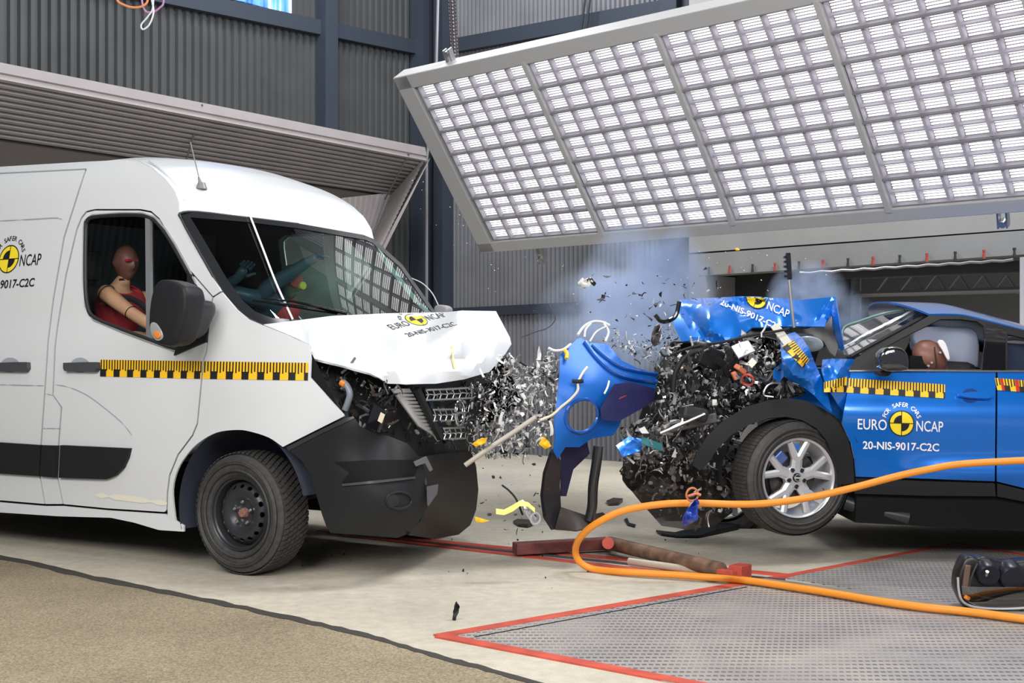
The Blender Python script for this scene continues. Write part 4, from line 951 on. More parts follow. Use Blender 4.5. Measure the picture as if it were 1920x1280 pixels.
jsheet('side_cladding', [(1604, 897), (1866, 905), (1868, 931), (1740, 930), (1602, 926)], BLACKP, off=.012, t=.03, g=10)
jsheet('rear_cladding', [(1869, 905), (1925, 919), (2060, 934), (2060, 958), (1925, 942), (1869, 931)], BLACKP, off=.012, t=.03, g=12)
mb = MB(); mb.lathe([(.42, .93), (.42, .45)], T4((0, 0, .36)), 40, 0, R(-12), R(150)); mb.build('wheelhouse', mat('arch_liner', (.012, .012, .013), .6), car)
mb = MB(); mb.box(T4((-1.75, 0, .22)), 2.7, 1.66, .26); mb.build('underbody', DARK, car)
mb = MB(); mb.tube([Vector((-.36, .74, .20)), Vector((-.5, .78, .16)), Vector((-.72, .80, .13))], .045, 12); mb.build('exhaust_pipe', STEELB, car)
mb = MB(); mb.box(T4((-.75, 0, .72)), .1, 1.5, .75); mb.build('firewall', DARK, car)
mb = MB(); mb.box(T4((-1.9, -.80, .75)), 2.2, .04, .6); mb.box(T4((-3.0, 0, .8)), .06, 1.5, .9); mb.build('cabin_shell', DARK, car)
mb = MB(); mb.box(T4((-1.0, -.1, .95)), .35, 1.4, .25, 0, .06); mb.build('dashboard', mat('dash_black', (.02, .02, .022), .6), car)
for yy in (.40, -.40):
    mb = MB(); mb.box(T4((-1.85, yy, .85))@Matrix.Rotation(R(-14), 4, 'Y'), .16, .46, .66, 0, .06); mb.build('seat_backrest', mat('seat_black', (.025, .025, .028), .9), car)
    mb = MB(); mb.box(T4((-1.95, yy, 1.20)), .10, .26, .18, 0, .04); mb.build('headrest', MATS['seat_black'], car)
# door handle and mirror
hr_ = [(1819+16*math.cos(a), 741+(13 if math.sin(a) < 0 else 13)*math.sin(a)) for a in np.linspace(0, 2*math.pi, 25)[:-1]]
sheet('handle_recess_shade', hr_, lambda a, b: dj(a, b)+Vector((0, .007, 0)), mat('recess_shade_blue', (.003, .035, .18), .35, coat=.4), car, J, g=6, t=.003)  # disc lies on the door, its darker blue stands in for recess shade
sheet('door_handle', [(1793, 737), (1815, 734), (1848, 734), (1857, 737), (1857, 743), (1848, 746), (1815, 745), (1794, 741)], lambda a, b: dj(a, b)+Vector((0, .04, 0)), BLUE, car, J, g=6, t=.026)
MO = [(1648, 672), (1651, 660), (1661, 651), (1676, 648), (1692, 652), (1702, 662), (1705, 680), (1704, 693), (1690, 696), (1664, 697), (1650, 690)]
puffy('mirror_housing', resample(MO, 10), J, 1, 1.12, .96, mat('mirror_gloss', (.010, .010, .012), .08, coat=1, spec=.9), car, 2, .92)
puffy('mirror_stalk', [(1646, 697), (1660, 693), (1676, 695), (1668, 706), (1655, 706), (1643, 703)], J, 1, 1.0, .90, BLACKP, car, 1, .9)
# curtain airbag and front airbag
AIR = mat('airbag_cloth', (.34, .38, .50), .8, bump=.3, bscale=9)
A1 = [(1712, 636), (1712, 622), (1735, 612), (1765, 611), (1790, 612), (1820, 612), (1834, 622), (1838, 650), (1836, 690), (1775, 690), (1770, 660), (1745, 648), (1718, 650)]
puffy('curtain_airbag', resample(A1, 9), J, 1, .50, .36, AIR, car, 2, .95)
puffy('rear_curtain_airbag', resample([(1884, 640), (1890, 628), (1950, 636), (2050, 670), (2060, 700), (1960, 705), (1888, 704)], 14), J, 1, .60, .52, AIR, car, 2, .95)
puffy('front_airbag', resample([(1712, 640), (1722, 625), (1748, 618), (1772, 622), (1778, 650), (1768, 672), (1730, 670), (1714, 656)], 9), J, 1, .40, .25, AIR, car, 2, .9)
puffy('airbag_flap', [(1752, 637), (1770, 634), (1776, 650), (1784, 676), (1776, 678), (1768, 655)], J, 1, .76, .74, mat('airbag_flap_white', (.78, .78, .80), .7), car, 1, .9)
# near front wheel, turned outwards
def car_wheel(name, loc, yaw, side=1):
    w = empty(name); w.parent = car; w.location = loc; w.rotation_euler = (0, 0, math.pi+R(yaw) if side > 0 else R(yaw))
    tyre_mesh('tyre', .345, .215, .232, RUBBER, w, 5, 90, .12, .006, False)
    mb = MB(); mb.lathe([(.236, -.098), (.232, -.108), (.224, -.104), (.218, -.092), (.213, -.06), (.20, .06), (.21, .09)], None, 64); mb.build('rim', ALLOY, w)
    sp = MB()
    zf = lambda r: -.070-.022*min(1, r/.2)+.0
    def arm_(a, b, w0, w1, th=.03):
        (ra, aa), (rb, ab) = a, b; A = Vector((ra*math.cos(aa), 0, ra*math.sin(aa))); B = Vector((rb*math.cos(ab), 0, rb*math.sin(ab))); d = (B-A).normalized(); n = Vector((-d.z, 0, d.x)); VV = []
        for Pp, ww, r in ((A, w0, ra), (B, w1, rb)):
            y = zf(r)
            for s, dy in ((-1, .010), (-.45, 0), (.45, 0), (1, .010)): VV.append(Pp+n*(s*ww/2)+Vector((0, y+dy, 0)))
            for s in (1, -1): VV.append(Pp+n*(s*ww*.5)+Vector((0, y+th, 0)))
        F = [(i, i+1, i+7, i+6) for i in range(5)]+[(5, 0, 6, 11), (0, 5, 4, 3, 2, 1), (6, 7, 8, 9, 10, 11)]; sp.add(VV, F)
    spokes = []
    for k in range(5):
        a = 2*math.pi*k/5+math.pi/2; sp = MB(); arm_((.03, a), (.125, a), .074, .066)
        for s in (-1, 1): arm_((.105, a+s*.07), (.216, a+s*.27), .044, .040)
        sp.build('spoke', ALLOY, w)
    mb = MB(); mb.lathe([(0, -.076), (.05, -.078), (.072, -.070), (.075, -.04)], None, 30); mb.build('hub', ALLOY, w)
    mb = MB(); mb.lathe([(0, -.087), (.024, -.086), (.028, -.078)], None, 24); hc = mb.build('hub_cap', GLOSSB, w)
    mb = MB(); mb.lathe([(.019+.002*math.cos(a), -.088+.002*math.sin(a)) for a in np.linspace(0, 2*math.pi, 7)], None, 24); mb.box(T4((0, -.089, 0)), .046, .003, .009); mb.build('cap_emblem', CHROME, hc)
    for k in range(5):
        a = 2*math.pi*(k+.5)/5+math.pi/2; mb = MB(); mb.lathe([(.0, -.081), (.010, -.0812), (.0125, -.083), (.0135, -.076), (.013, -.05)], T4((.052*math.cos(a), 0, .052*math.sin(a))), 12); mb.build('wheel_nut', GLOSSB, w)
    mb = MB(); mb.lathe([(0, -.02), (.15, -.02), (.15, .0), (0, .0)], None, 40); mb.build('brake_disc', mat('disc_dark', (.07, .065, .06), .45, metal=.6), w)
    mb = MB(); mb.box(T4((-.10, -.03, .10))@Matrix.Rotation(R(45), 4, 'Y'), .07, .03, .10, 0, .01); mb.build('brake_caliper', mat('caliper_blue', (.10, .16, .40), .35, metal=.4), w)
    mb = MB(); mb.tube([(.19*math.cos(-.35), -.08, .19*math.sin(-.35)), (.17*math.cos(-.35), -.105, .17*math.sin(-.35))], .004, 6); mb.build('valve', BLACKP, w)
    return w
cw = car_wheel('front_wheel', (0, .845, .345), 17)
def clone_wheel(src, name, loc, rz):
    w = empty(name); w.parent = car; w.location = loc; w.rotation_euler = (0, 0, rz)
    for c in src.children:
        k = c.copy(); COL.objects.link(k); k.parent = w
        for g in c.children:
            q = g.copy(); COL.objects.link(q); q.parent = k
clone_wheel(cw, 'rear_wheel', (-2.636, .78, .345), math.pi); clone_wheel(cw, 'rear_wheel', (-2.636, -.78, .345), 0); clone_wheel(cw, 'far_wheel', (.12, -.75, .10), R(-20))
# torn fender remains
def dsheet(name, outline, ctrl, m, parent, frame, mode='tps', crump=None, **k):
    p0 = depth_pos(frame, ctrl, mode, .002)
    if crump:
        h = lin([c[:2] for c in crump], [c[2] for c in crump])
        def pos(a, b):
            p = p0(a, b); w = frame.M@p if frame else p; w = CAMP+(w-CAMP)*(1+h(a, b)/w.y); return frame.I@w if frame else w
    else: pos = p0
    o = sheet(name, outline, pos, m, parent, frame, **k); o.data.set_sharp_from_angle(angle=R(18)); return o, pos
def crumple(x0, y0, x1, y1, n, amp, seed):
    r_ = random.Random(seed); out = [(x0-60, y0-60, 0), (x1+60, y0-60, 0), (x1+60, y1+60, 0), (x0-60, y1+60, 0)]
    return out+[(r_.uniform(x0, x1), r_.uniform(y0, y1), r_.uniform(-amp, amp)) for _ in range(n)]
BLI = mat('blue_paint_dull', (.010, .05, .24), .4, metal=.2, coat=.4)
fp, fpp = dsheet('torn_fender', [(1463, 640), (1475, 627), (1490, 622), (1505, 634), (1518, 655), (1528, 680), (1542, 712), (1552, 740), (1560, 772), (1548, 762), (1528, 742), (1510, 728), (1487, 714), (1470, 705), (1466, 680)],
    [(1463, 640, 'd', 7.95), (1490, 622, 'd', 8.05), (1528, 680, 'd', 7.78), (1560, 772, 'd', 7.72), (1487, 714, 'd', 7.70), (1466, 680, 'd', 7.72), (1500, 670, 'd', 7.62)], BLUE, car, J, crump=crumple(1460, 620, 1560, 770, 14, .05, 3), g=6, t=.006)
fq, fqp = dsheet('fender_corner', [(1542, 674), (1560, 672), (1601, 673), (1608, 675), (1596, 694), (1590, 712), (1588, 734), (1581, 771), (1572, 760), (1557, 735), (1546, 715), (1540, 693)],
    [(1542, 674, 'd', 7.95), (1601, 673, 'd', 8.0), (1590, 712, 'y', .90), (1581, 771, 'y', .90), (1546, 715, 'd', 7.75), (1562, 690, 'd', 7.78)], BLUE, car, J, crump=crumple(1540, 672, 1600, 770, 9, .04, 8), g=6, t=.006)
# bonnet folded up against the screen
HB = [(1262, 600), (1275, 562), (1300, 559), (1340, 558), (1390, 555), (1400, 556), (1452, 558), (1500, 562), (1566, 556), (1563, 568), (1552, 595), (1546, 612), (1490, 611), (1410, 614), (1399, 623), (1372, 637), (1345, 645), (1310, 637), (1278, 640), (1266, 616)]
HC = [(1262, 600, 'd', 8.55), (1275, 562, 'd', 8.7), (1340, 558, 'd', 8.6), (1390, 555, 'd', 8.5), (1452, 558, 'd', 8.42), (1566, 556, 'd', 8.15), (1546, 612, 'd', 8.0), (1490, 611, 'd', 8.1), (1410, 614, 'd', 8.2), (1345, 645, 'd', 8.2), (1278, 640, 'd', 8.38), (1420, 585, 'd', 8.22), (1330, 600, 'd', 8.36)]
hb, hbp = dsheet('bonnet', HB, HC, BLUE, car, J, crump=crumple(1260, 556, 1560, 640, 30, .07, 21), g=7, t=.01)
dsheet('bonnet_edge', [(1566, 557), (1569, 575), (1575, 615), (1582, 655), (1575, 657), (1566, 640), (1558, 610), (1556, 590)], [(1566, 557, 'd', 8.12), (1582, 655, 'd', 7.95), (1575, 615, 'd', 7.95), (1557, 610, 'd', 8.1)], BLUE, car, J, g=6, t=.006)
dsheet('bonnet_lining', [(1406, 616), (1490, 613), (1546, 614), (1558, 596), (1566, 560), (1560, 610), (1572, 650), (1566, 668), (1556, 660), (1545, 640), (1520, 626), (1470, 622), (1420, 630), (1392, 640)], [(1406, 616, 'd', 8.22), (1490, 613, 'd', 8.13), (1546, 614, 'd', 8.05), (1566, 560, 'd', 8.2), (1566, 668, 'd', 8.0), (1470, 625, 'd', 8.2)], mat('lining_black', (.013, .013, .015), .35), car, J, g=7, t=.01)
puffy('strut_dome', [(1484, 640), (1500, 630), (1520, 628), (1540, 634), (1548, 648), (1540, 658), (1515, 662), (1490, 658)], J, 1, .35, .2, mat('smoky_glass', (.45, .52, .56), .15, coat=1), car, 2, .9)
# prop pole rising out of the bonnet
mb = MB(); mb.tube([atY(1489, 614, 8.02), atY(1485, 580, 8.02), atY(1479, 520, 8.02)], .010, 10); pp = mb.build('bonnet_stay', mat('stay_steel', (.42, .42, .43), .3, metal=.8), None); wpar(pp, car)
mb = MB(); mb.bar(atY(1480, 524, 8.02), atY(1477, 474, 8.02), .028, .04, (0, 1, 0), 0, .004)
for k in range(5): mb.box(T4(atY(1474, 482+k*9, 8.02)), .03, .03, .014)
wpar(mb.build('stay_bracket', GLOSSB), car)
# ------------------------------------------------------------------ printed marks
def text_tris(s, size=1.0, bold=0.0, spacing=1.0):
    c = bpy.data.curves.new('t', 'FONT'); c.body = s; c.size = size; c.offset = bold; c.space_character = spacing; c.resolution_u = 3
    o = bpy.data.objects.new('t', c); COL.objects.link(o); bpy.context.view_layer.update()
    me = o.evaluated_get(bpy.context.evaluated_depsgraph_get()).to_mesh(); me.calc_loop_triangles()
    Vv = np.array([v.co[:2] for v in me.vertices]).reshape(-1, 2); T = [tuple(t.vertices) for t in me.loop_triangles]
    bpy.data.objects.remove(o); bpy.data.curves.remove(c); return Vv, T
def fit_text(s, x0, x1, base, cap, bold=.012):
    Vv, T = text_tris(s, 1, bold); h = text_tris('E', 1, bold)[0][:, 1].max(); lo, hi = Vv[:, 0].min(), Vv[:, 0].max()
    return np.stack([x0+(Vv[:, 0]-lo)/(hi-lo)*(x1-x0), base+Vv[:, 1]/h*cap], 1), T
def ring(r0, r1, a0=0, a1=2*math.pi, n=40):
    A = np.linspace(a0, a1, n+1); Vv = np.array([(r*math.cos(a), r*math.sin(a)) for a in A for r in (r0, r1)]); T = []
    for i in range(n): T += [(2*i, 2*i+1, 2*i+3), (2*i, 2*i+3, 2*i+2)]
    return Vv, T
def join2(parts):
    Vs = []; Ts = []; b = 0
    for v, t in parts: Vs.append(v); Ts += [(a+b, c+b, d+b) for a, c, d in t]; b += len(v)
    return np.vstack(Vs), Ts
def box2(x0, y0, x1, y1): return np.array([(x0, y0), (x1, y0), (x1, y1), (x0, y1)]), [(0, 1, 2), (0, 2, 3)]
def arc_text(s, r, a0, a1, cap, bold):
    out = []; n = len(s)
    for i, ch in enumerate(s):
        if ch == ' ': continue
        a = a0+(a1-a0)*(i+.5)/n; v, t = text_tris(ch, 1, bold); h = text_tris('E', 1, bold)[0][:, 1].max(); cx_ = (v[:, 0].min()+v[:, 0].max())/2
        k = cap/h; x = (v[:, 0]-cx_)*k; y = v[:, 1]*k
        out.append((np.stack([math.cos(a)*(r+y)+math.sin(a)*x, math.sin(a)*(r+y)-math.cos(a)*x], 1), t))
    return join2(out)
LOGO_LET = join2([fit_text('EURO', -3.45, -1.16, -.56, .80, .006), fit_text('NCAP', 1.16, 3.28, -.56, .80, .006), arc_text('FOR SAFER CARS', 1.30, R(163), R(17), .33, .014)])
LOGO_NUM = fit_text('20-NIS-9017-C2C', -3.03, 2.98, -2.06, .58, .020)
LOGO_YEL = join2([ring(r0, r0+.095) for r0 in np.arange(0, .94, .095)])
LOGO_BLK = join2([ring(.92, 1.0), *[ring(r0, r0+.14, R(q), R(q+90), 12) for q in (90, 270) for r0 in (.06, .2, .34, .48)], *[box2(x, -.03, x+.1, .03) for x in np.arange(-.95, .9, .1)], *[box2(-.03, x, .03, x+.1) for x in np.arange(-.95, .9, .1)]])
def decal(name, tris, c, u, v, pos, frame, m, parent, lift, clip=None):
    Vv, T = tris; P = [(c[0]+u[0]*a+v[0]*b, c[1]+u[1]*a+v[1]*b) for a, b in Vv]
    if clip is not None:
        k = inside(P, clip); T = [t for t in T if k[t[0]] and k[t[1]] and k[t[2]]]
    out = []
    for a, b in P:
        w = frame.M@pos(a, b); d = (CAMP-w).normalized(); out.append(tuple(frame.I@(w+d*lift)))
    o = mesh_obj(name, out, T, m, parent, False); return o
def logo(c, u, v, pos, frame, parent, lm, lift=.004, clip=None, num=True):
    y = decal('crash_roundel', LOGO_YEL, c, u, v, pos, frame, YELB, parent, lift, clip); decal('roundel_cross', LOGO_BLK, c, u, v, pos, frame, BLK, y, lift+.0015, clip)
    decal('lettering', LOGO_LET, c, u, v, pos, frame, lm, parent, lift, clip)
    if num: decal('test_number', LOGO_NUM, c, u, v, pos, frame, lm, parent, lift, clip)
logo((16.5, 485.5), (18.6, -1.3), (4.2, -26.5), vs, V, sd, BLK)
logo((780.5, 599), (15.2, -3.7), (-15.5, -10.2), hpos, V, hood_o, BLK, .007, [(p[0], p[1]) for p in HOOD])
logo((1690.5, 793.4), (23.8, .8), (.3, -24.2), dj, J, jd, WHT, .004)
logo((1418, 559), (19.0, 8.3), (5.2, -17.5), hbp, J, hb, WHT, .012, HB)
def tape(name, tl, tr, bl, br, n, off, pos, frame, parent, lift=.004, phase=0, extra=None):
    """crash ruler tape: black blocks below, ticks above"""
    tl, tr, bl, br = map(np.array, (tl, tr, bl, br))
    def pt(s, h):
        a = tl+(tr-tl)*s/n; b = bl+(br-bl)*s/n; q = b+(a-b)*h; return (float(q[0]), float(q[1]))
    def quads(rects, m, nm, par, lf):
        Vv = []; T = []
        for s0, s1, h0, h1 in rects:
            k = max(1, int((s1-s0)*3)); b = len(Vv)
            for i in range(k+1):
                s = s0+(s1-s0)*i/k
                for h in (h0, (h0+h1)/2, h1): Vv.append(pt(s, h))
            for i in range(k):
                for j in range(2): q = b+i*3+j; T += [(q, q+3, q+4), (q, q+4, q+1)]
        return decal(nm, (np.array(Vv), T), (0, 0), (1, 0), (0, 1), pos, frame, m, par, lf)
    y = quads([(0, n, 0, 1)], YEL, name, parent, lift); B = []
    k = -1
    while k < n:
        a, b = k+off, k+off+.45
        if b > 0 and a < n: B.append((max(0, a), min(n, b), 0, .44))
        for i in range(5):
            s = k+(i+.2)/5+phase
            if 0 < s and s+.075 < n: B.append((s, s+.085, .44 if i % 2 else .36, 1))
        k += 1
    quads(B, BLK, 'ruler_marks', y, lift+.0015)
    if extra: quads(extra, mat('tape_red', (.5, .03, .02), .4), 'red_marks', y, lift+.003)
    return y
tape('ruler_tape', (188, 674), (379, 677), (187.5, 705.5), (377.5, 710), 7.55, 0, vs, V, fd)
tape('ruler_tape', (382, 677), (578, 680), (380.5, 710), (577, 713), 6.7, .45, vs, V, fe)
tape('ruler_tape', (1588, 708.5), (1772, 720.5), (1586, 735.5), (1772, 746.5), 6.6, .50, dj, J, jd)
tape('ruler_tape', (1865, 708), (1960, 716), (1870, 731), (1960, 738), 3.4, .5, lambda a, b: dj(a, b), J, rd, extra=[(.35, .55, 0, 1), (1.35, 1.6, 0, 1)])
tape('ruler_tape', (1545, 716), (1588, 706), (1545, 735), (1587, 735), 1.7, .5, fqp, J, fq, .02)
tape('ruler_tape', (1487, 637), (1518, 674), (1466, 648), (1506, 690), 2.2, .1, fpp, J, fp, .03)
decal('paint_scratch', box2(0, 0, 1, 1), (845, 648), (3.5, -.3), (5, 42), hpos, V, mat('scratch_yellow', (.70, .62, .22), .5), hood_o, .012)
# label stickers, dirt streak on the van door
surface_strip([(180, 928), (240, 934), (313, 944)], 5.5, 'scuff_mark', mat('scuff_cream', (.74, .72, .60), .5), .003)

# ------------------------------------------------------------------ crash test dummies
def skin(name, chains, m, parent, sub=1):
    """chains: lists of (point, radius); chains starting at an existing point join it"""
    bm = bmesh.new(); lay = bm.verts.layers.skin.verify(); pts = []
    def get(p, r):
        for v, q in pts:
            if (q-Vector(p)).length < 1e-4: return v, False
        v = bm.verts.new(p); v[lay].radius = (r, r); pts.append((v, Vector(p))); return v, True
    for ch in chains:
        prev = None
        for i, (p, r) in enumerate(ch):
            v, new = get(p, r)
            if prev is None and new: v[lay].use_root = True
            if prev is not None: bm.edges.new((prev, v))
            prev = v
    me = bpy.data.meshes.new(name); bm.to_mesh(me); bm.free(); o = link(name, me, m, parent)
    s = o.modifiers.new('skin', 'SKIN'); s.use_smooth_shade = True; s.branch_smoothing = .5
    b = o.modifiers.new('round', 'SUBSURF'); b.levels = b.render_levels = sub+1; return o
def hand_chains(wrist, direction, up, s=1.0, curl=.5, thumb=1):
    d = Vector(direction).normalized(); u = Vector(up); u = (u-d*u.dot(d)).normalized(); w = d.cross(u)
    W = Vector(wrist); ch = [[(W, .024*s), (W+d*.045*s, .034*s), (W+d*.085*s, .032*s)]]
    for i, (o, L) in enumerate(((-.033, .070), (-.011, .080), (.011, .075), (.032, .060))):
        p = W+d*.085*s+w*o*s; c = []; ang = .15
        for k in range(4):
            c.append((tuple(p), (.0115-.0015*k)*s)); p = p+(d*math.cos(ang)-u*math.sin(ang))*L*s/3; ang += curl
        ch.append(c)
    p = W+d*.03*s+w*(-.036*thumb)*s; c = []
    for k in range(4): c.append((tuple(p), (.0135-.0018*k)*s)); p = p+(d*.75-w*.55*thumb-u*.25*k*.5).normalized()*.024*s
    ch.append(c); return ch
TAN = mat('dummy_tan_skin', (.70, .37, .22), .5, noise=.06, nscale=10); BRN = mat('dummy_brown_skin', (.20, .085, .062), .42); NAVY = mat('dummy_dark_sleeve', (.06, .085, .13), .35); SHIRT = mat('dummy_red_shirt', (.50, .035, .045), .8, bump=.3, bscale=14)
def head_mesh(name, c, fwd, up, m, parent, s=1.0):
    """smooth dummy head with brow, nose, mouth, ears and chin"""
    f = Vector(fwd).normalized(); u = Vector(up); u = (u-f*u.dot(f)).normalized(); w = u.cross(f); P = []; n, k = 40, 28
    g = lambda x, x0, q: math.exp(-((x-x0)/q)**2)
    for i in range(k+1):
        t = math.pi*i/k-math.pi/2; row = []
        for j in range(n+1):
            a = 2*math.pi*j/n; cu = math.sin(t); cf = math.cos(t)*math.cos(a); cs = math.cos(t)*math.sin(a)
            x, y, z = .100*cf, .078*cs, .118*cu
            if cu < 0: y *= 1+.30*cu; x = x*(1+.20*cu)+(-.010*cu if cf > 0 else 0)
            if cf > 0:
                x += .026*g(cs, 0, .16)*g(cu, -.12, .17)+.006*g(cu, .22, .12)*g(cs, 0, .6)-.007*g(abs(cs), .34, .16)*g(cu, .06, .12)-.006*g(cu, -.42, .05)*g(cs, 0, .32)+.008*g(cu, -.75, .2)*g(cs, 0, .4)
            y += math.copysign(.014*g(abs(cs), 1, .18)*g(cu, -.05, .22)*g(cf, -.1, .22), cs)
            row.append(tuple(Vector(c)+(f*x+w*y+u*z)*s))
        P.append(row)
    return grid_obj(name, P, m, parent)
def head_chain(c, fwd, up, r=.085):
    c = Vector(c); f = Vector(fwd); u = Vector(up)
    return [(tuple(c-u*.165-f*.02), .055), (tuple(c-u*.075+f*.01), .070), (tuple(c), r), (tuple(c+u*.06-f*.005), r*.82)]
vp = lambda px, py, y: V.plane(px, py, 1, y)
# passenger, seen through the side window
hd = vp(236, 493, -.50); sh = vp(194, 546, -.68); el = vp(246, 586, -.70); wr = vp(300, 622, -.70); nk = vp(226, 534, -.52); ch_ = vp(222, 580, -.50); pe = vp(205, 655, -.50)
da = empty('test_dummy', V.M); tag(da, 'crash test dummy with red shirt and bare tan arm at the van side window', 'crash test dummy')
fx, uz = Vector((1, 0, 0)), Vector((0, 0, 1))
body = skin('body', [[(tuple(pe), .12), (tuple(ch_), .125), (tuple(nk), .055), (tuple(hd-uz*.07), .05)], [(tuple(ch_), .125), (tuple(ch_+Vector((0, -.10, .10))), .06), (tuple(sh), .058), (tuple(sh.lerp(el, .5)), .052), (tuple(el), .043), (tuple(el.lerp(wr, .5)), .040), (tuple(wr), .028)],
    [(tuple(ch_), .14), (tuple(ch_+Vector((.05, .22, .08))), .06), (tuple(ch_+Vector((.28, .24, -.05))), .042), (tuple(ch_+Vector((.50, .20, .05))), .03)], [(tuple(pe), .13), (tuple(pe+Vector((.4, -.09, .06))), .075), (tuple(pe+Vector((.5, -.09, -.3))), .05)], [(tuple(pe), .13), (tuple(pe+Vector((.4, .09, .06))), .075), (tuple(pe+Vector((.5, .09, -.3))), .05)]]+hand_chains(wr, wr-el, (0, 0, 1), 1, .6), TAN, da)
head = head_mesh('head', hd, fx+Vector((0, -.25, -.1)), uz, BRN, da, .98)
skin('shirt', [[(tuple(pe), .142), (tuple(pe.lerp(ch_, .6)), .152), (tuple(ch_), .152), (tuple(ch_.lerp(nk, .75)), .10)], [(tuple(ch_), .152), (tuple(ch_+Vector((.0, -.07, .13))), .105)], [(tuple(ch_), .152), (tuple(ch_+Vector((.0, .07, .13))), .105)], [(tuple(ch_), .152), (tuple(ch_+Vector((.05, .20, .08))), .072)]], SHIRT, da)
mb = MB(); mb.tube([vp(222, 558, -.66), vp(246, 560, -.645), vp(262, 568, -.63), vp(290, 592, -.60)], .022, 6); mb.build('seat_belt', mat('belt_black', (.012, .013, .016), .6), da)
for nm, c_, r_ in (('arm_joint', sh.lerp(el, .12), .062), ('arm_joint', el, .0455)):
    d_ = (el-sh).normalized(); q = d_.to_track_quat('Y', 'Z').to_matrix().to_4x4(); mb = MB(); mb.lathe([(r_*.93+.003*math.cos(t), .003*math.sin(t)) for t in np.linspace(0, 2*math.pi, 7)], T4(c_)@q, 24); mb.build(nm, BLK, da)
mb = MB(); mb.box(T4(hd+Vector((.085, -.03, .012))), .03, .09, .016, 0, .004); mb.build('eye_marking', mat('paint_red', (.55, .03, .04), .5), da)
mb = MB(); mb.box(T4(vp(229, 524, -.60)), .05, .012, .016, 0, .004); mb.build('neck_bracket', STEEL, da)
# driver thrown forward behind the windscreen
db = empty('test_dummy', V.M); tag(db, 'crash test dummy with dark raised arms thrown forward behind the van windscreen', 'crash test dummy')
hd2 = vp(545, 528, .42); ch2 = vp(530, 575, .45); pe2 = ch2+Vector((-.35, .02, -.35)); sh2 = vp(492, 546, .20); w2a = vp(577, 491, .30); h2a = vp(603, 478, .32)
e2b = vp(428, 531, .02); w2b = vp(446, 521, .0); s2b = vp(468, 556, .12)
body2 = skin('body', [[(tuple(pe2), .13), (tuple(ch2), .14), (tuple(ch2.lerp(hd2, .5)), .06)], [(tuple(ch2), .14), (tuple(sh2), .062), (tuple(sh2.lerp(w2a, .45)), .055), (tuple(w2a), .036)], [(tuple(ch2), .14), (tuple(s2b), .055), (tuple(vp(418, 538, .03)), .042), (tuple(w2b), .034)],
    [(tuple(pe2), .13), (tuple(pe2+Vector((.4, -.09, .06))), .075)], [(tuple(pe2), .13), (tuple(pe2+Vector((.4, .09, .06))), .075)]]+hand_chains(w2a, h2a-w2a, (0, 0, 1), 1.0, .35)+hand_chains(w2b, vp(458, 503, .0)-w2b, Vector((-.8, .4, 0)), 1.05, .25), NAVY, db)
skin('shirt', [[(tuple(pe2), .145), (tuple(ch2), .155), (tuple(ch2.lerp(hd2, .35)), .10)]], SHIRT, db)
head_mesh('head', hd2, fx+Vector((0, -.4, -.3)), uz, mat('dummy_painted_head', (.20, .16, .10), .5), db)
mb = MB(); mb.lathe([(.0, -.096), (.04, -.090), (.05, -.07)], T4(hd2+Vector((.03, 0, 0)))@Matrix.Rotation(R(50), 4, 'Z'), 18); mb.build('red_paint', mat('paint_red2', (.60, .05, .04), .5), db)
mb = MB(); mb.lathe([(.0, -.094), (.026, -.090), (.03, -.07)], T4(hd2+Vector((.045, .0, -.03)))@Matrix.Rotation(R(75), 4, 'Z'), 18); mb.build('yellow_paint', mat('paint_yellow', (.65, .45, .05), .5), db)
# dummy in the blue car, head on the window sill
jp = lambda px, py, y: J.plane(px, py, 1, y)
dc = empty('test_dummy', J.M); tag(dc, 'brown crash test dummy head leaning on the blue car window sill', 'crash test dummy')
c3 = jp(1744, 668, .68); b3 = jp(1790, 735, .45)
skin('body', [[(tuple(b3+Vector((-.25, -.1, -.35))), .13), (tuple(b3), .13), (tuple(c3.lerp(b3, .45)), .055), (tuple(c3+Vector((-.03, -.02, -.03))), .045)],
    [(tuple(b3), .13), (tuple(b3+Vector((0, .16, .02))), .06), (tuple(b3+Vector((.25, .2, -.05))), .04)], [(tuple(b3), .13), (tuple(b3+Vector((0, -.2, .02))), .06), (tuple(b3+Vector((.3, -.2, .05))), .04)]], BRN, dc)
head_mesh('head', c3, Vector((.35, .45, -.8)), Vector((.9, .1, .45)), BRN, dc, .98)
for (a, b) in ((1747, 680), (1741, 686), (1763, 661)):
    mb = MB(); q = jp(a, b, .765); mb.lathe([(0, .006), (.007, .004), (.008, -.02), (0, -.02)], T4(q), 10); mb.build('marker_pin', mat('pin_grey', (.35, .33, .32), .4), dc)
mb = MB(); mb.tube([jp(a, b, .765-.0009*(a-1752)**2*.02) for a, b in catmull([(1752, 650), (1754, 665), (1757, 690)], 5)], .0035, 6); mb.build('scalp_seam', BLK, dc)

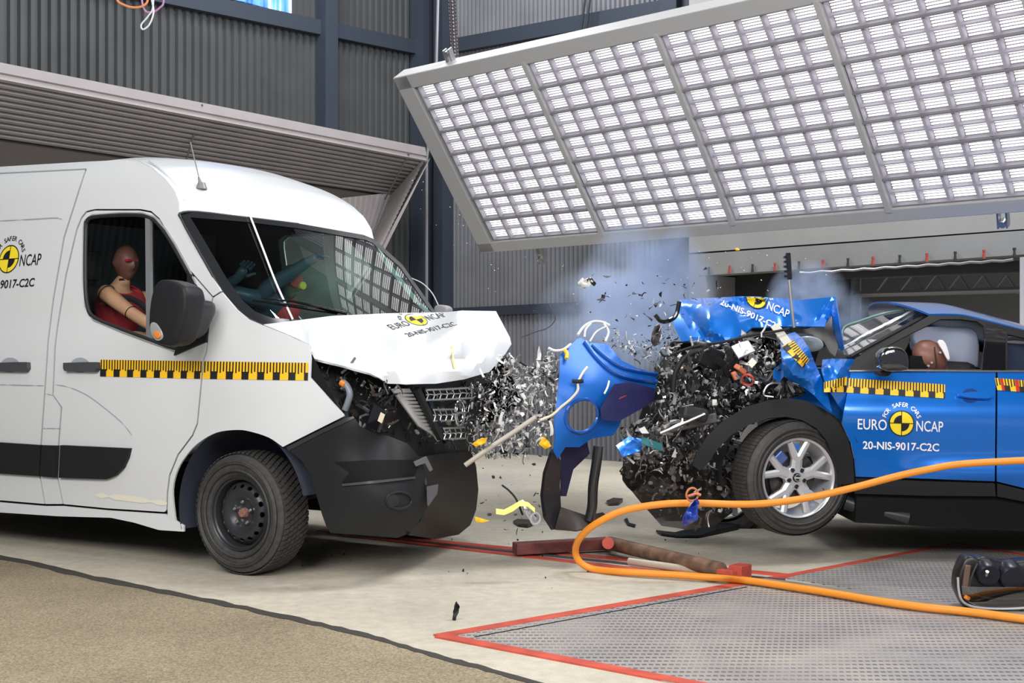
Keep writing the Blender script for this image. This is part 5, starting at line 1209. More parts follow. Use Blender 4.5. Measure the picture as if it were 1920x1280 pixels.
# ------------------------------------------------------------------ torn blue front bumper between the vehicles
BB = [(1050, 665), (1065, 652), (1082, 635), (1090, 633), (1103, 642), (1140, 645), (1152, 660), (1165, 675), (1195, 690), (1232, 699), (1230, 720), (1226, 750), (1200, 765), (1165, 787), (1160, 800), (1150, 816), (1110, 822), (1086, 838), (1060, 838), (1046, 860), (1038, 846), (1041, 820), (1039, 790), (1044, 752), (1049, 700)]
BBc = [(1050, 665, 'd', 7.75), (1090, 633, 'd', 7.9), (1152, 660, 'd', 7.95), (1232, 699, 'd', 8.1), (1226, 750, 'd', 8.05), (1150, 816, 'd', 7.85), (1046, 850, 'd', 7.62), (1044, 752, 'd', 7.62), (1110, 720, 'd', 7.70), (1170, 730, 'd', 7.85), (1090, 780, 'd', 7.66)]
HOLE = [(1091+29*math.cos(a)-8*math.sin(a), 779+31*math.sin(a)+4*math.cos(a)) for a in np.linspace(0, 2*math.pi, 25)[:-1]]
ID = Frame(Matrix.Identity(4)); Mb = T4(atY(1110, 740, 7.75))
bmp = empty('torn_bumper', Mb); tag(bmp, 'torn blue bumper skin with a round lamp hole flying between the vehicles', 'bumper'); FBm = Frame(Mb)
sk, skp = dsheet('bumper_skin', BB, BBc, BLUEB, bmp, FBm, crump=crumple(1040, 635, 1230, 850, 14, .018, 5), holes=[HOLE], g=7, t=.006)
SHI = lambda k: (lambda a, b: FBm.I@(CAMP+(FBm.M@skp(a, b)-CAMP)*(1-k/8)))
def bar_on(name, pts, r, m, par, k=.02):
    mb = MB(); mb.tube([SHI(k)(*p) for p in catmull(pts, 5)], r, 7); return mb.build(name, m, par)
bar_on('bumper_rib', [(1097, 640), (1115, 665), (1140, 690), (1170, 706), (1232, 716)], .014, mat('blue_rib', (.006, .09, .42), .3, metal=.3, coat=.8), bmp, .012)
bar_on('bumper_rib', [(1110, 646), (1140, 672), (1172, 690), (1232, 701)], .012, MATS['blue_rib'], bmp, .012)
mb = MB(); mb.tube([SHI(.01)(*p) for p in HOLE+[HOLE[0]]], .010, 7, 0, False); mb.build('lamp_hole_rim', MATS['blue_rib'], bmp)
dsheet('purple_underside', [(1152, 720), (1180, 716), (1228, 728), (1226, 752), (1196, 770), (1160, 790), (1128, 786), (1126, 765)], [(1152, 720, 'd', 7.76), (1228, 728, 'd', 7.98), (1226, 752, 'd', 7.98), (1160, 790, 'd', 7.74), (1128, 770, 'd', 7.68)], mat('primer_violet', (.018, .018, .085), .45, coat=.2), bmp, FBm, crump=crumple(1120, 715, 1230, 790, 8, .03, 4), g=7, t=.004)
bar_on('red_mark', [(1160, 748), (1172, 742), (1184, 736)], .004, mat('mark_red', (.30, .03, .05), .5), bmp, .045); bar_on('red_mark', [(1130, 766), (1128, 776), (1136, 780)], .005, MATS['mark_red'], bmp, .045)
bar_on('white_clip', [(1142, 714), (1139, 726), (1133, 738)], .006, mat('clip_white', (.7, .7, .68), .4), bmp, .05)
bar_on('wire_loom', [(1101, 688), (1092, 700), (1084, 716), (1083, 732), (1070, 748), (1053, 762), (1035, 778), (1012, 788)], .008, mat('loom_cream', (.62, .56, .44), .5), bmp, .05)
bar_on('loom_clip', [(1073, 714), (1084, 715), (1093, 714)], .012, BLACKP, bmp, .06)
bar_on('yellow_clip', [(1058, 655), (1063, 662), (1062, 672)], .012, YEL, bmp, .03)
bar_on('clear_strap', [(1028, 652), (1040, 657), (1056, 655), (1070, 645)], .008, mat('strap_pale', (.65, .65, .66), .4), bmp, .03)
WB = mat('pale_wire', (.60, .60, .60), .4)
bar_on('wire_cage', [(1083, 628), (1095, 612), (1112, 603), (1130, 604), (1143, 610)], .009, WB, bmp, .0); bar_on('wire_cage', [(1096, 632), (1098, 618), (1108, 606)], .007, WB, bmp, .0); bar_on('wire_cage', [(1135, 640), (1141, 622), (1132, 606)], .008, WB, bmp, .0); bar_on('wire_cage', [(1106, 640), (1118, 622), (1136, 612)], .006, WB, bmp, .01)
LBK = mat('lower_black', (.020, .019, .022), .28)
lb = empty('lower_bumper_grille', T4(atY(1080, 900, 7.75))); tag(lb, 'dark lower bumper with a glossy upright tusk below the torn blue skin', 'bumper part'); FL = Frame(T4(atY(1080, 900, 7.75)))
dsheet('side_tusk', [(1035, 850), (1046, 840), (1052, 870), (1050, 910), (1052, 950), (1062, 985), (1075, 990), (1040, 992), (1024, 968), (1018, 930), (1022, 890)], [(1035, 850, 'd', 7.65), (1052, 870, 'd', 7.7), (1018, 930, 'd', 7.72), (1040, 992, 'd', 7.72), (1062, 985, 'd', 7.8)], LBK, lb, FL, g=7, t=.03)
mb = MB(); mb.tube([FL.I@atY(a, b, 7.72) for a, b in catmull([(1122, 836), (1118, 870), (1112, 910), (1110, 950), (1104, 976)], 5)], [.03]*21, 12); mb.build('glossy_tusk', mat('tusk_gloss', (.014, .014, .016), .1, coat=1), lb)
dsheet('floor_flap', [(1052, 950), (1100, 966), (1130, 960), (1140, 968), (1100, 990), (1080, 994), (1040, 992)], [(1052, 950, 'd', 7.75), (1130, 960, 'd', 7.9), (1080, 994, 'd', 7.6), (1040, 992, 'd', 7.7)], mat('flap_brown', (.035, .027, .024), .5), lb, FL, g=7, t=.01)
dsheet('violet_panel', [(1052, 838), (1100, 826), (1106, 850), (1075, 880), (1062, 930), (1052, 930)], [(1052, 838, 'd', 7.8), (1100, 826, 'd', 7.95), (1062, 930, 'd', 7.85)], mat('panel_violet', (.03, .025, .07), .5), lb, FL, g=7, t=.006)
# ------------------------------------------------------------------ crushed engine bay of the blue car
BITM = [mat('bit_black', (.012, .012, .013), .3), mat('bit_dark', (.045, .045, .048), .4), mat('bit_steel', (.50, .50, .50), .3, metal=.8), mat('bit_pale', (.62, .62, .60), .45), mat('bit_brown', (.07, .05, .04), .6), mat('bit_grey', (.20, .20, .21), .4)]
def bit(mb, P, s, kind, rg, mi):
    M = T4(P)@Euler((rg.uniform(0, 6.3), rg.uniform(0, 6.3), rg.uniform(0, 6.3))).to_matrix().to_4x4()
    if kind == 0:   # bent irregular shard
        n = rg.randint(4, 6); el_ = rg.uniform(.25, .8); pts = []
        for k in range(n):
            a = 2*math.pi*k/n+rg.uniform(-.3, .3); q = s*rg.uniform(.55, 1.1); pts.append((q*math.cos(a), q*el_*math.sin(a)))
        b = rg.uniform(-1.2, 1.2)/s; th = max(.0012, s*.06)
        mb.prism(pts, lambda x, y: M@Vector((x, y, b*x*x*.5+th)), lambda x, y: M@Vector((x, y, b*x*x*.5)), mi)
    elif kind == 1:  # curled strip
        L = s*2.2; w = s*.22; k = 7; c = rg.uniform(-2.5, 2.5); tw = rg.uniform(-1.5, 1.5); x = y = 0; a = 0; V_ = []
        for i in range(k):
            t_ = tw*i/k; V_ += [M@Vector((x, y+0, 0))+M.to_3x3()@Vector((0, -w*math.sin(t_), w*math.cos(t_))), M@Vector((x, y, 0))-M.to_3x3()@Vector((0, -w*math.sin(t_), w*math.cos(t_)))]
            a += c/k; x += L/k*math.cos(a); y += L/k*math.sin(a)
        n_ = M.to_3x3()@Vector((0, max(.0012, s*.05), 0)); V2 = V_+[v+n_ for v in V_]; m_ = len(V_); F = []
        for i in range(k-1):
            q = 2*i; F += [(q, q+1, q+3, q+2), (q+m_, q+2+m_, q+3+m_, q+1+m_), (q, q+2, q+2+m_, q+m_), (q+1, q+1+m_, q+3+m_, q+3)]
        F += [(0, m_, m_+1, 1), (m_-2, m_-1, 2*m_-1, 2*m_-2)]; mb.add(V2, F, mi)
    elif kind == 2:  # bent rod
        p = Vector((0, 0, 0)); d = Vector((1, 0, 0)); pts = []
        for i in range(5): pts.append(M@p); d = (d+Vector((rg.uniform(-.5, .5), rg.uniform(-.5, .5), rg.uniform(-.5, .5)))).normalized(); p = p+d*s*.6
        mb.tube(pts, s*rg.uniform(.06, .16), 6, mi)
    elif kind == 3:  # moulded block with a lug
        mb.box(M, s*rg.uniform(.7, 1.4), s*rg.uniform(.4, .9), s*rg.uniform(.3, .7), mi, s*.06); mb.lathe([(0, -.5*s), (.22*s, -.5*s), (.22*s, .5*s), (0, .5*s)], M, 8, mi, smooth=False)
    else:            # ring
        mb.lathe([(s*.6+s*.14*math.cos(t), s*.14*math.sin(t)) for t in np.linspace(0, 2*math.pi, 6)], M, 12, mi)
def in_poly(poly, rg):
    xs = [p[0] for p in poly]; ys = [p[1] for p in poly]
    while True:
        q = (rg.uniform(min(xs), max(xs)), rg.uniform(min(ys), max(ys)))
        if inside([q], poly)[0]: return q
EP = [(1225, 700), (1262, 642), (1345, 646), (1400, 622), (1465, 640), (1470, 705), (1510, 735), (1470, 748), (1400, 762), (1340, 800), (1300, 870), (1290, 890), (1230, 880), (1160, 860), (1175, 800), (1235, 765)]
EPL = [(1165, 800), (1300, 760), (1330, 800), (1302, 880), (1370, 900), (1390, 850), (1372, 960), (1320, 975), (1250, 965), (1200, 930), (1160, 890)]
rg = random.Random(42); eb = MB()
for i in range(1900):
    q = in_poly(EP, rg); Y = rg.uniform(7.85, 8.5); s = .010+.042*rg.random()**3
    bit(eb, J.I@atY(*q, Y), s, rg.choice([0, 0, 0, 1, 1, 1, 2, 3, 3, 0, 1, 1]), rg, rg.choices(range(6), [5, 5, 5, 3.4, 1, 4])[0])
for i in range(520):
    q = in_poly(EPL, rg); Y = rg.uniform(7.85, 8.6); s = .012+.04*rg.random()**3
    bit(eb, J.I@atY(*q, Y), s, rg.choice([0, 0, 1, 2, 3, 0]), rg, rg.choices(range(6), [6, 5, 2, 1, 4, 2.5])[0])
for i in range(170):   # behind the flare, around the wheel
    q = in_poly([(1330, 810), (1400, 775), (1470, 760), (1400, 800), (1370, 860), (1362, 930), (1330, 900)], rg); bit(eb, J.I@atY(*q, rg.uniform(7.9, 8.3)), .015+.03*rg.random(), rg.choice([0, 1, 2, 3]), rg, rg.choices(range(6), [6, 4, 2, 1, 1, 2])[0])
o = eb.build('crushed_parts', BITM, car, None); o['kind'] = 'stuff'
dsheet('crushed_bay', EP[:-4]+[(1200, 930), (1165, 890)], [(1262, 642, 'd', 8.75), (1465, 640, 'd', 8.5), (1510, 735, 'd', 8.3), (1290, 890, 'd', 8.5), (1165, 880, 'd', 8.6), (1235, 760, 'd', 8.7)], mat('bay_black2', (.014, .013, .013), .45), car, J, crump=crumple(1160, 640, 1510, 930, 60, .12, 9), g=10, t=.01)
dsheet('engine_undertray', [(1170, 820), (1240, 800), (1310, 830), (1305, 880), (1370, 880), (1372, 960), (1340, 985), (1290, 992), (1240, 985), (1200, 940), (1168, 900)], [(1170, 820, 'd', 8.5), (1310, 830, 'd', 8.4), (1372, 960, 'd', 8.2), (1290, 992, 'd', 8.25), (1200, 940, 'd', 8.4)], mat('tray_brown', (.028, .023, .020), .5), car, J, crump=crumple(1165, 800, 1375, 990, 40, .08, 19), g=9, t=.01)
def big(name, M_, build, m):
    mb = MB(); build(mb); return wpar(mb.build(name, m), car)
bpy.context.view_layer.update()
def at(px, py, Y, rx=0, ry=0, rz=0): return T4(atY(px, py, Y))@Euler((R(rx), R(ry), R(rz))).to_matrix().to_4x4()
puffy('engine_cover', resample([(1283, 715), (1296, 690), (1313, 683), (1320, 700), (1318, 725), (1305, 742), (1288, 738)], 9), J, 1, .72, .60, GLOSSB, car, 1, .9)
big('battery', 0, lambda mb: mb.box(at(1325, 668, 7.95, 10, 20, 30), .17, .12, .12, 0, .012), BLACKP)
big('control_unit', 0, lambda mb: mb.box(at(1393, 655, 7.88, 60, -20, 25), .13, .09, .02, 0, .006), STEEL)
big('warning_sticker', 0, lambda mb: mb.box(at(1410, 680, 7.85, 70, 45, 0), .04, .05, .003), mat('sticker_pale', (.75, .73, .62), .5))
big('orange_connector', 0, lambda mb: (mb.box(at(1388, 692, 7.85, 20, 30, 40), .07, .05, .03, 0, .006), mb.box(at(1378, 704, 7.85, 10, 60, 20), .05, .03, .03, 0, .006)), mat('connector_orange', (.60, .20, .10), .5))
big('red_hose_clamp', 0, lambda mb: mb.lathe([(.035+.006*math.cos(t), .012*math.sin(t)) for t in np.linspace(0, 2*math.pi, 7)], at(1402, 712, 7.83, 30, 40, 0), 16), mat('clamp_red', (.45, .05, .04), .4))
big('coolant_tank', 0, lambda mb: mb.box(at(1300, 775, 7.9, 0, 12, 10), .16, .12, .08, 0, .02), mat('tank_dark', (.03, .03, .032), .3))
big('cross_rail', 0, lambda mb: mb.bar(atY(1228, 808, 8.0), atY(1345, 782, 7.95), .05, .06, (0, 0, 1), 0, .008), mat('rail_grey2', (.12, .12, .12), .4, metal=.5))
big('cooling_fan', 0, lambda mb: (mb.lathe([(0, -.02), (.05, -.02), (.05, .02), (0, .02)], at(1368, 690, 7.9, 20, 0, 30), 16), [mb.bar(at(1368, 690, 7.9, 20, 0, 30)@Vector((.05*math.cos(t), 0, .05*math.sin(t))), at(1368, 690, 7.9, 20, 0, 30)@Vector((.12*math.cos(t), .01, .12*math.sin(t))), .04, .006, (0, 1, .4)) for t in np.linspace(0, 6.28, 8)[:-1]]), BLACKP)
big('radiator_hose', 0, lambda mb: mb.tube([atY(a, b, 7.88) for a, b in catmull([(1262, 735), (1266, 700), (1280, 675), (1300, 660), (1330, 655)], 5)], .016, 10), BLACKP)
big('radiator_hose', 0, lambda mb: mb.tube([atY(a, b, 7.86) for a, b in catmull([(1420, 700), (1436, 715), (1450, 700), (1462, 690)], 5)], .014, 10), STEELB)
big('wiring_loom', 0, lambda mb: mb.tube([atY(a, b, 7.9) for a, b in catmull([(1250, 668), (1300, 650), (1360, 640), (1410, 628), (1450, 622), (1480, 616)], 5)], .008, 8), BLACKP)
big('steel_pipe', 0, lambda mb: mb.tube([atY(a, b, 7.84) for a, b in ((1238, 812), (1290, 790), (1322, 776))], .012, 8), STEEL)
big('brake_line', 0, lambda mb: mb.tube([atY(a, b, 7.86) for a, b in catmull([(1462, 715), (1440, 722), (1432, 740), (1450, 744)], 5)], .007, 8), STEEL)
big('silver_bracket', 0, lambda mb: mb.bar(atY(1452, 610, 8.0), atY(1478, 645, 7.85), .05, .012, (0, 1, 0)), mat('bracket_pale', (.55, .53, .45), .5))
big('teal_board', 0, lambda mb: mb.box(at(1222, 832, 7.85, 60, 20, 20), .14, .05, .006), mat('board_teal', (.03, .16, .17), .4))
dsheet('blue_scrap', [(1155, 835), (1178, 818), (1212, 824), (1200, 845), (1168, 856)], [(1155, 835, 'd', 7.8), (1212, 824, 'd', 7.9), (1168, 856, 'd', 7.75)], BLUE, car, J, crump=crumple(1155, 815, 1212, 856, 6, .04, 2), g=6, t=.006)
dsheet('blue_scrap', [(1452, 690), (1466, 680), (1470, 705), (1462, 716), (1450, 708)], [(1452, 690, 'd', 7.85), (1466, 680, 'd', 7.9), (1462, 716, 'd', 7.8)], BLUE, car, J, g=5, t=.006)
# ------------------------------------------------------------------ mass of shattered plastic between the vehicles
CP = [(880, 715), (925, 690), (950, 655), (990, 690), (1040, 655), (1048, 700), (1045, 760), (1040, 800), (990, 850), (930, 860), (880, 850), (868, 790)]
rg = random.Random(77); cm = MB()
for i in range(1700):
    q = in_poly(CP, rg); bit(cm, atY(*q, rg.uniform(7.6, 8.7)), .007+.026*rg.random()**2, rg.choice([0, 0, 0, 1, 1, 1, 1, 2, 3]), rg, rg.choices(range(6), [2.5, 3, 4, 7, 1, 4])[0])
for i in range(260):
    q = in_poly([(1130, 640), (1230, 690), (1262, 640), (1262, 600), (1200, 640), (1150, 625)], rg); bit(cm, atY(*q, rg.uniform(7.9, 8.7)), .006+.018*rg.random()**2, rg.choice([0, 0, 1, 2]), rg, rg.choices(range(6), [3, 3, 4, 4, .5, 3])[0])
o = cm.build('shattered_debris', BITM, None, None); tag(o, 'dense cloud of shattered grey and black plastic bits between the two vehicles', 'debris', None, 'stuff')
vb = MB(); rg = random.Random(31)
for i in range(300):
    q = in_poly([(612, 700), (700, 712), (735, 726), (770, 790), (800, 730), (885, 718), (888, 842), (800, 836), (760, 812), (700, 800), (655, 776)], rg); w_ = V.I@(V.M@X(q[0], q[1], .80) if q[0] > 745 else V.M@Yp(q[0], q[1], -.80))
    bit(vb, w_+Vector((rg.uniform(-.10, .05), rg.uniform(-.02, .06), 0)), .010+.032*rg.random()**2, rg.choice([0, 1, 1, 2, 3, 3]), rg, rg.choices(range(6), [8, 5, 1.6, .8, 1, 2.5])[0])
o = vb.build('crushed_front_parts', BITM, van, None); o['kind'] = 'stuff'
# countable flying pieces
def pieces(name, label, cat, group, n, poly, y0, y1, s0, s1, kinds, m, seed):
    rg = random.Random(seed); protos = []
    for k in range(min(12, n)):
        mb = MB(); bit(mb, Vector((0, 0, 0)), 1.0*.02, kinds[k % len(kinds)], rg, 0); me = mb.build(name, m).data; protos.append(me)
    for ob in [x for x in COL.objects if x.data in protos]: bpy.data.objects.remove(ob)
    for i in range(n):
        q = in_poly(poly, rg); o = bpy.data.objects.new(name, protos[i % len(protos)]); COL.objects.link(o)
        o.location = atY(*q, rg.uniform(y0, y1)) if y0 else ground(*q, .006); k = (s0+(s1-s0)*rg.random()**2)/.02
        o.scale = (k, k, k); o.rotation_euler = (rg.uniform(0, 6.3), rg.uniform(0, 6.3), rg.uniform(0, 6.3)) if y0 else (R(rg.uniform(-8, 8)), R(rg.uniform(-8, 8)), rg.uniform(0, 6.3))
        tag(o, label, cat, group)
ZA = [(1050, 560), (1085, 500), (1190, 520), (1330, 500), (1400, 560), (1262, 640), (1200, 690), (1120, 640)]
pieces('plastic_shard', 'small black plastic shard flying above the torn blue bumper', 'shard', 'black shards over the torn bumper', 58, ZA, 7.9, 8.8, .012, .048, [0, 0, 1, 0, 2], BITM[0], 1)
pieces('plastic_fragment', 'pale plastic fragment flying above the torn blue bumper', 'fragment', 'pale fragments over the torn bumper', 34, ZA, 7.9, 8.8, .008, .024, [0, 1, 0, 2], BITM[3], 2)
pieces('plastic_splinter', 'pale splinter in the shattered heap before the van grille', 'splinter', 'pale splinters before the van', 40, CP, 7.45, 7.65, .012, .045, [1, 0, 1, 2], BITM[3], 3)
pieces('plastic_chunk', 'black chunk in the shattered heap before the van grille', 'chunk', 'black chunks before the van', 26, CP, 7.45, 7.65, .012, .04, [0, 3, 1, 0], BITM[0], 4)
pieces('glass_speck', 'tiny white speck drifting in the air under the light bank', 'speck', 'white specks in the air', 60, [(760, 300), (860, 330), (940, 480), (1290, 470), (1600, 470), (1560, 560), (1250, 560), (1050, 600), (900, 570), (780, 380)], 7.0, 9.5, .003, .008, [0, 3], mat('speck_white', (.82, .82, .82), .4), 5)
pieces('engine_splinter', 'steel splinter among the crushed engine of the blue car', 'splinter', 'steel splinters at the crushed engine', 34, [(1240, 700), (1270, 650), (1400, 640), (1460, 650), (1460, 700), (1400, 750), (1300, 800), (1200, 830)], 7.70, 7.82, .010, .035, [1, 2, 0], BITM[2], 6)
pieces('floor_crumb', 'little black crumb lying on the pale concrete floor', 'crumb', 'black crumbs on the floor', 40, [(600, 1010), (900, 960), (1300, 1010), (1330, 1050), (1000, 1110), (860, 1090), (700, 1060), (420, 1075)], 0, 0, .006, .018, [0, 3], BITM[0], 7)
pieces('low_fragment', 'dark fragment flying low between the van bumper and the hose', 'fragment', 'dark fragments flying low', 30, [(895, 880), (1020, 850), (1030, 960), (1000, 1000), (900, 1000)], 7.4, 8.2, .008, .026, [0, 1, 3], BITM[1], 8)
# single pieces
def shard(name, outline, Y, m, label, cat, t=.004, amp=.03, seed=1, parent=None):
    xs = [p[0] for p in outline]; ys = [p[1] for p in outline]; c = (sum(xs)/len(xs), sum(ys)/len(ys)); Mx = T4(atY(*c, Y)); Fm = Frame(Mx)
    h = lin([p[:2] for p in crumple(min(xs), min(ys), max(xs), max(ys), 7, amp, seed)], [p[2] for p in crumple(min(xs), min(ys), max(xs), max(ys), 7, amp, seed)])
    o = sheet(name, outline, lambda a, b: Mx.inverted()@atY(a, b, Y+h(a, b)), m, None, Fm, g=max(3, (max(xs)-min(xs))/8), t=t); o.matrix_world = Mx
    return tag(o, label, cat)
shard('plastic_shard', [(856, 1126), (861, 1138), (860, 1148), (855, 1158), (850, 1175), (848, 1160), (850, 1148), (852, 1134)], 6.2, BLACKP, 'thin pointed black shard falling upright over the pale concrete', 'shard')
shard('bumper_scrap', [(1280, 980), (1284, 962), (1296, 945), (1306, 934), (1311, 940), (1308, 955), (1309, 973), (1298, 980), (1284, 985)], 7.05, mat('scrap_blue', (.01, .04, .30), .35, coat=.5), 'dark blue plastic scrap hanging in front of the orange hose', 'scrap', amp=.06)
mb = MB(); mb.lathe([(.035+.006*math.cos(t), .006*math.sin(t)) for t in np.linspace(0, 2*math.pi, 7)], at(1298, 927, 7.1, 0, 0, 20), 20); mb.tube([atY(1290, 930, 7.1), atY(1305, 925, 7.1), atY(1314, 928, 7.1)], .008, 8); tag(mb.build('hose_ring', mat('ring_orange', (.55, .18, .08), .4)), 'small orange ring with a metal pin above the blue scrap', 'ring')
P_ = []
for x, y, w in ((930, 958, 5), (945, 960, 5), (960, 953, 6), (975, 943, 5), (990, 945, 4), (1003, 956, 4)):
    P_.append([atY(x, y-w, 7.2), atY(x, y+w, 7.15)])
tag(grid_obj('tape_ribbon', P_, mat('ribbon_yellow', (.85, .72, .18), .5), None, .002, tuple(CAMP)), 'yellow tape ribbon fluttering low over the floor', 'ribbon')
mb = MB(); rg = random.Random(9)
for k in range(7): mb.tube([atY(982+rg.uniform(-6, 6), 940+rg.uniform(-4, 4), 7.25), atY(990+rg.uniform(-8, 8), 956, 7.2), atY(1000+rg.uniform(-8, 8), 978+rg.uniform(-6, 6), 7.22)], .006, 6)
mb.lathe([(.03+.006*math.cos(t), .006*math.sin(t)) for t in np.linspace(0, 2*math.pi, 7)], at(1004, 972, 7.2, 0, 30, 30), 16)
tag(mb.build('wire_bundle', mat('bundle_silver', (.5, .52, .56), .35, metal=.5)), 'silver wire bundle tangled with the yellow ribbon', 'wire')
mb = MB(); mb.tube([atY(a, b, 7.25) for a, b in catmull([(941, 909), (955, 920), (968, 936), (980, 965)], 5)], .006, 6); tag(mb.build('cable_piece', BLACKP), 'short curved black cable above the yellow ribbon', 'cable')
def gshape(name, pts, m, label, cat, z=.02):
    c = ground(sum(p[0] for p in pts)/len(pts), sum(p[1] for p in pts)/len(pts)); mb = MB(); q = [ground(*p, .01)-Vector((c.x, c.y, 0)) for p in pts]
    mb.prism([(p.x, p.y) for p in q], lambda x, y: (x, y, z+.012*math.sin(x*9)), lambda x, y: (x, y, 0.001), 0); o = mb.build(name, m); o.location = (c.x, c.y, .005); tag(o, label, cat)
gshape('splash_shield', [(1230, 996), (1265, 998), (1310, 990), (1360, 984), (1390, 983), (1385, 990), (1350, 998), (1310, 1006), (1270, 1006), (1240, 1002)], BLACKP, 'long torn black strip lying on the floor below the car wheel', 'strip')
gshape('floor_oval', [(962, 978), (970, 975), (990, 978), (1000, 983), (990, 987), (972, 985)], mat('oval_brown', (.05, .04, .035), .5), 'dark flat oval on the floor under the yellow ribbon', 'plastic piece')  # thin dark brown oval laid on the floor
gshape('floor_oval', [(1137, 940), (1150, 936), (1168, 939), (1160, 945), (1142, 946)], MATS['oval_brown'], 'dark flat oval on the floor behind the hose bend', 'plastic piece')
gshape('wire_piece', [(1170, 973), (1176, 971), (1180, 980), (1192, 984), (1190, 987), (1176, 983)], BLACKP, 'bent black wire on the floor inside the hose bend', 'wire', .008)
tube_o = MB(); tube_o.tube([atY(872, 872, 7.45), atY(920, 838, 7.45), atY(960, 812, 7.5), atY(1004, 782, 7.55)], .014, 10); tag(tube_o.build('washer_tube', mat('tube_beige', (.42, .38, .33), .5)), 'long straight beige tube flying before the van grille', 'tube')
shard('yellow_scrap', [(886, 832), (896, 824), (914, 820), (908, 830), (892, 838)], 7.4, YEL, 'yellow tape scrap beside the lower end of the beige tube', 'scrap')
shard('yellow_scrap', [(1010, 832), (1018, 818), (1026, 824), (1034, 836), (1022, 842)], 7.6, YEL, 'yellow tape scrap left of the dark lower bumper', 'scrap')
shard('yellow_scrap', [(890, 968), (905, 972), (918, 976), (902, 980), (892, 978)], 7.5, YEL, 'yellow tape scrap near the floor right of the van bumper', 'scrap')
shard('foil_scrap', [(1083, 530), (1090, 522), (1098, 524), (1106, 520), (1112, 528), (1104, 538), (1090, 540)], 8.2, BITM[3], 'white crumpled scrap with a dark corner high in the blue smoke', 'scrap', amp=.06)
shard('rubber_scrap', [(1104, 522), (1110, 521), (1118, 532), (1114, 537), (1108, 532)], 8.15, BITM[0], 'black scrap beside the white scrap high in the blue smoke', 'scrap')
shard('clear_blade', [(1004, 700), (1008, 670), (1011, 648), (1015, 664), (1012, 688)], 7.6, mat('blade_clear', (.66, .66, .66), .2), 'upright pale blade of plastic left of the torn blue bumper', 'blade')
shard('lamp_pod', [(1222, 625), (1228, 610), (1236, 608), (1240, 622), (1236, 645), (1226, 650), (1221, 640)], 8.0, mat('pod_dark', (.06, .055, .055), .4), 'dark leaf shaped lamp pod flying left of the folded bonnet', 'lamp piece', amp=.06)
mb = MB(); mb.tube([atY(a, b, 8.3) for a, b in catmull([(1228, 590), (1240, 602), (1256, 600), (1268, 590), (1274, 565)], 5)], .014, 8); tag(mb.build('bonnet_catch', GLOSSB), 'curved black bar at the left end of the folded bonnet', 'bar')
shard('yellow_scrap', [(1378, 466), (1383, 464), (1387, 468), (1380, 470)], 8.0, YEL, 'tiny yellow scrap high before the grey fascia', 'scrap')
mb = MB(); mb.tube([atY(a, b, 7.9) for a, b in catmull([(978, 632), (1005, 622), (1024, 616), (1036, 607), (1041, 595), (1034, 578), (1030, 572)], 5)], [.003]*31, 6); tag(mb.build('loose_wire', BITM[1]), 'thin curled wire flying above the shattered heap', 'wire')
mb = MB(); mb.tube([wpos_w for wpos_w in [V.M@(wpos(a, b)+Vector((.012, 0, .012))) for a, b in catmull([(466, 408), (490, 470), (515, 535), (546, 603)], 5)]], .006, 6); cd = mb.build('white_cord', mat('cord_white', (.8, .8, .8), .6)); tag(cd, 'thin white cord running down over the van windscreen', 'cord')
# ------------------------------------------------------------------ orange hose, floor linkage, headlamp unit
HP = [(2060, 858, 6.9), (1920, 863, 7.0), (1800, 870, 7.05), (1740, 880, 7.05), (1680, 893, 7.1), (1600, 914, 7.1), (1520, 932, 7.15), (1440, 943, 7.15), (1380, 945, 7.2), (1310, 943, 7.2), (1240, 945, 7.2), (1170, 957, 7.25), (1120, 980, 7.3), (1090, 1005, 7.4), (1079, 1030, 7.5), (1087, 1053, 7.52), (1115, 1067, 7.5), (1170, 1072, 7.38)]
HG = [(1260, 1077), (1330, 1082), (1400, 1088), (1470, 1098), (1560, 1112), (1650, 1127), (1730, 1138), (1800, 1145), (1850, 1151), (1920, 1160), (2060, 1176), (2200, 1190)]
hpts = [atY(*p) for p in HP]+[ground(*p, .028) for p in HG]
mb = MB(); mb.tube([Vector(p) for p in catmull([tuple(p) for p in hpts], 8)], .0195, 14)
tag(mb.build('hose', mat('hose_orange', (.78, .27, .025), .42)), 'thick orange hose looping across the floor in front of the blue car', 'hose')
lk = empty('floor_linkage', T4(ground(1375, 1072))); tag(lk, 'rusty hinged steel arm bolted to a red block on the floor', 'linkage'); LKI = T4(ground(1375, 1072)).inverted()
g3 = lambda px, py, z: LKI@ground(px, py, z)
LRED = mat('linkage_red', (.42, .06, .04), .5, noise=.2, nscale=20); RUST = mat('rusty_pipe', (.17, .10, .065), .55, noise=.5, nscale=14)
mb = MB(); mb.bar(g3(1376, 1074, .05), g3(1400, 1077, .05), .11, .10, (0, 0, 1), 0, .004); mb.build('anchor_block', LRED, lk)
for zz in (.035, .085):
    mb = MB(); mb.bar(g3(1348, 1070, zz), g3(1378, 1074, zz), .05, .022, (0, 0, 1), 0, .003); mb.build('fork_plate', LRED, lk)
mb = MB(); mb.tube([g3(1143, 1018, .07), g3(1352, 1068, .065)], .042, 14); mb.build('rusty_arm', RUST, lk)
mb = MB(); mb.bar(g3(965, 1028, .05), g3(1140, 1018, .05), .09, .07, (0, 0, 1), 0, .006); mb.build('red_arm', mat('arm_redbrown', (.16, .05, .045), .6, noise=.3, nscale=12), lk)
mb = MB(); mb.tube([g3(1140, 1018, .0), g3(1140, 1018, .13)], .035, 12); mb.build('hinge_pin', LRED, lk)
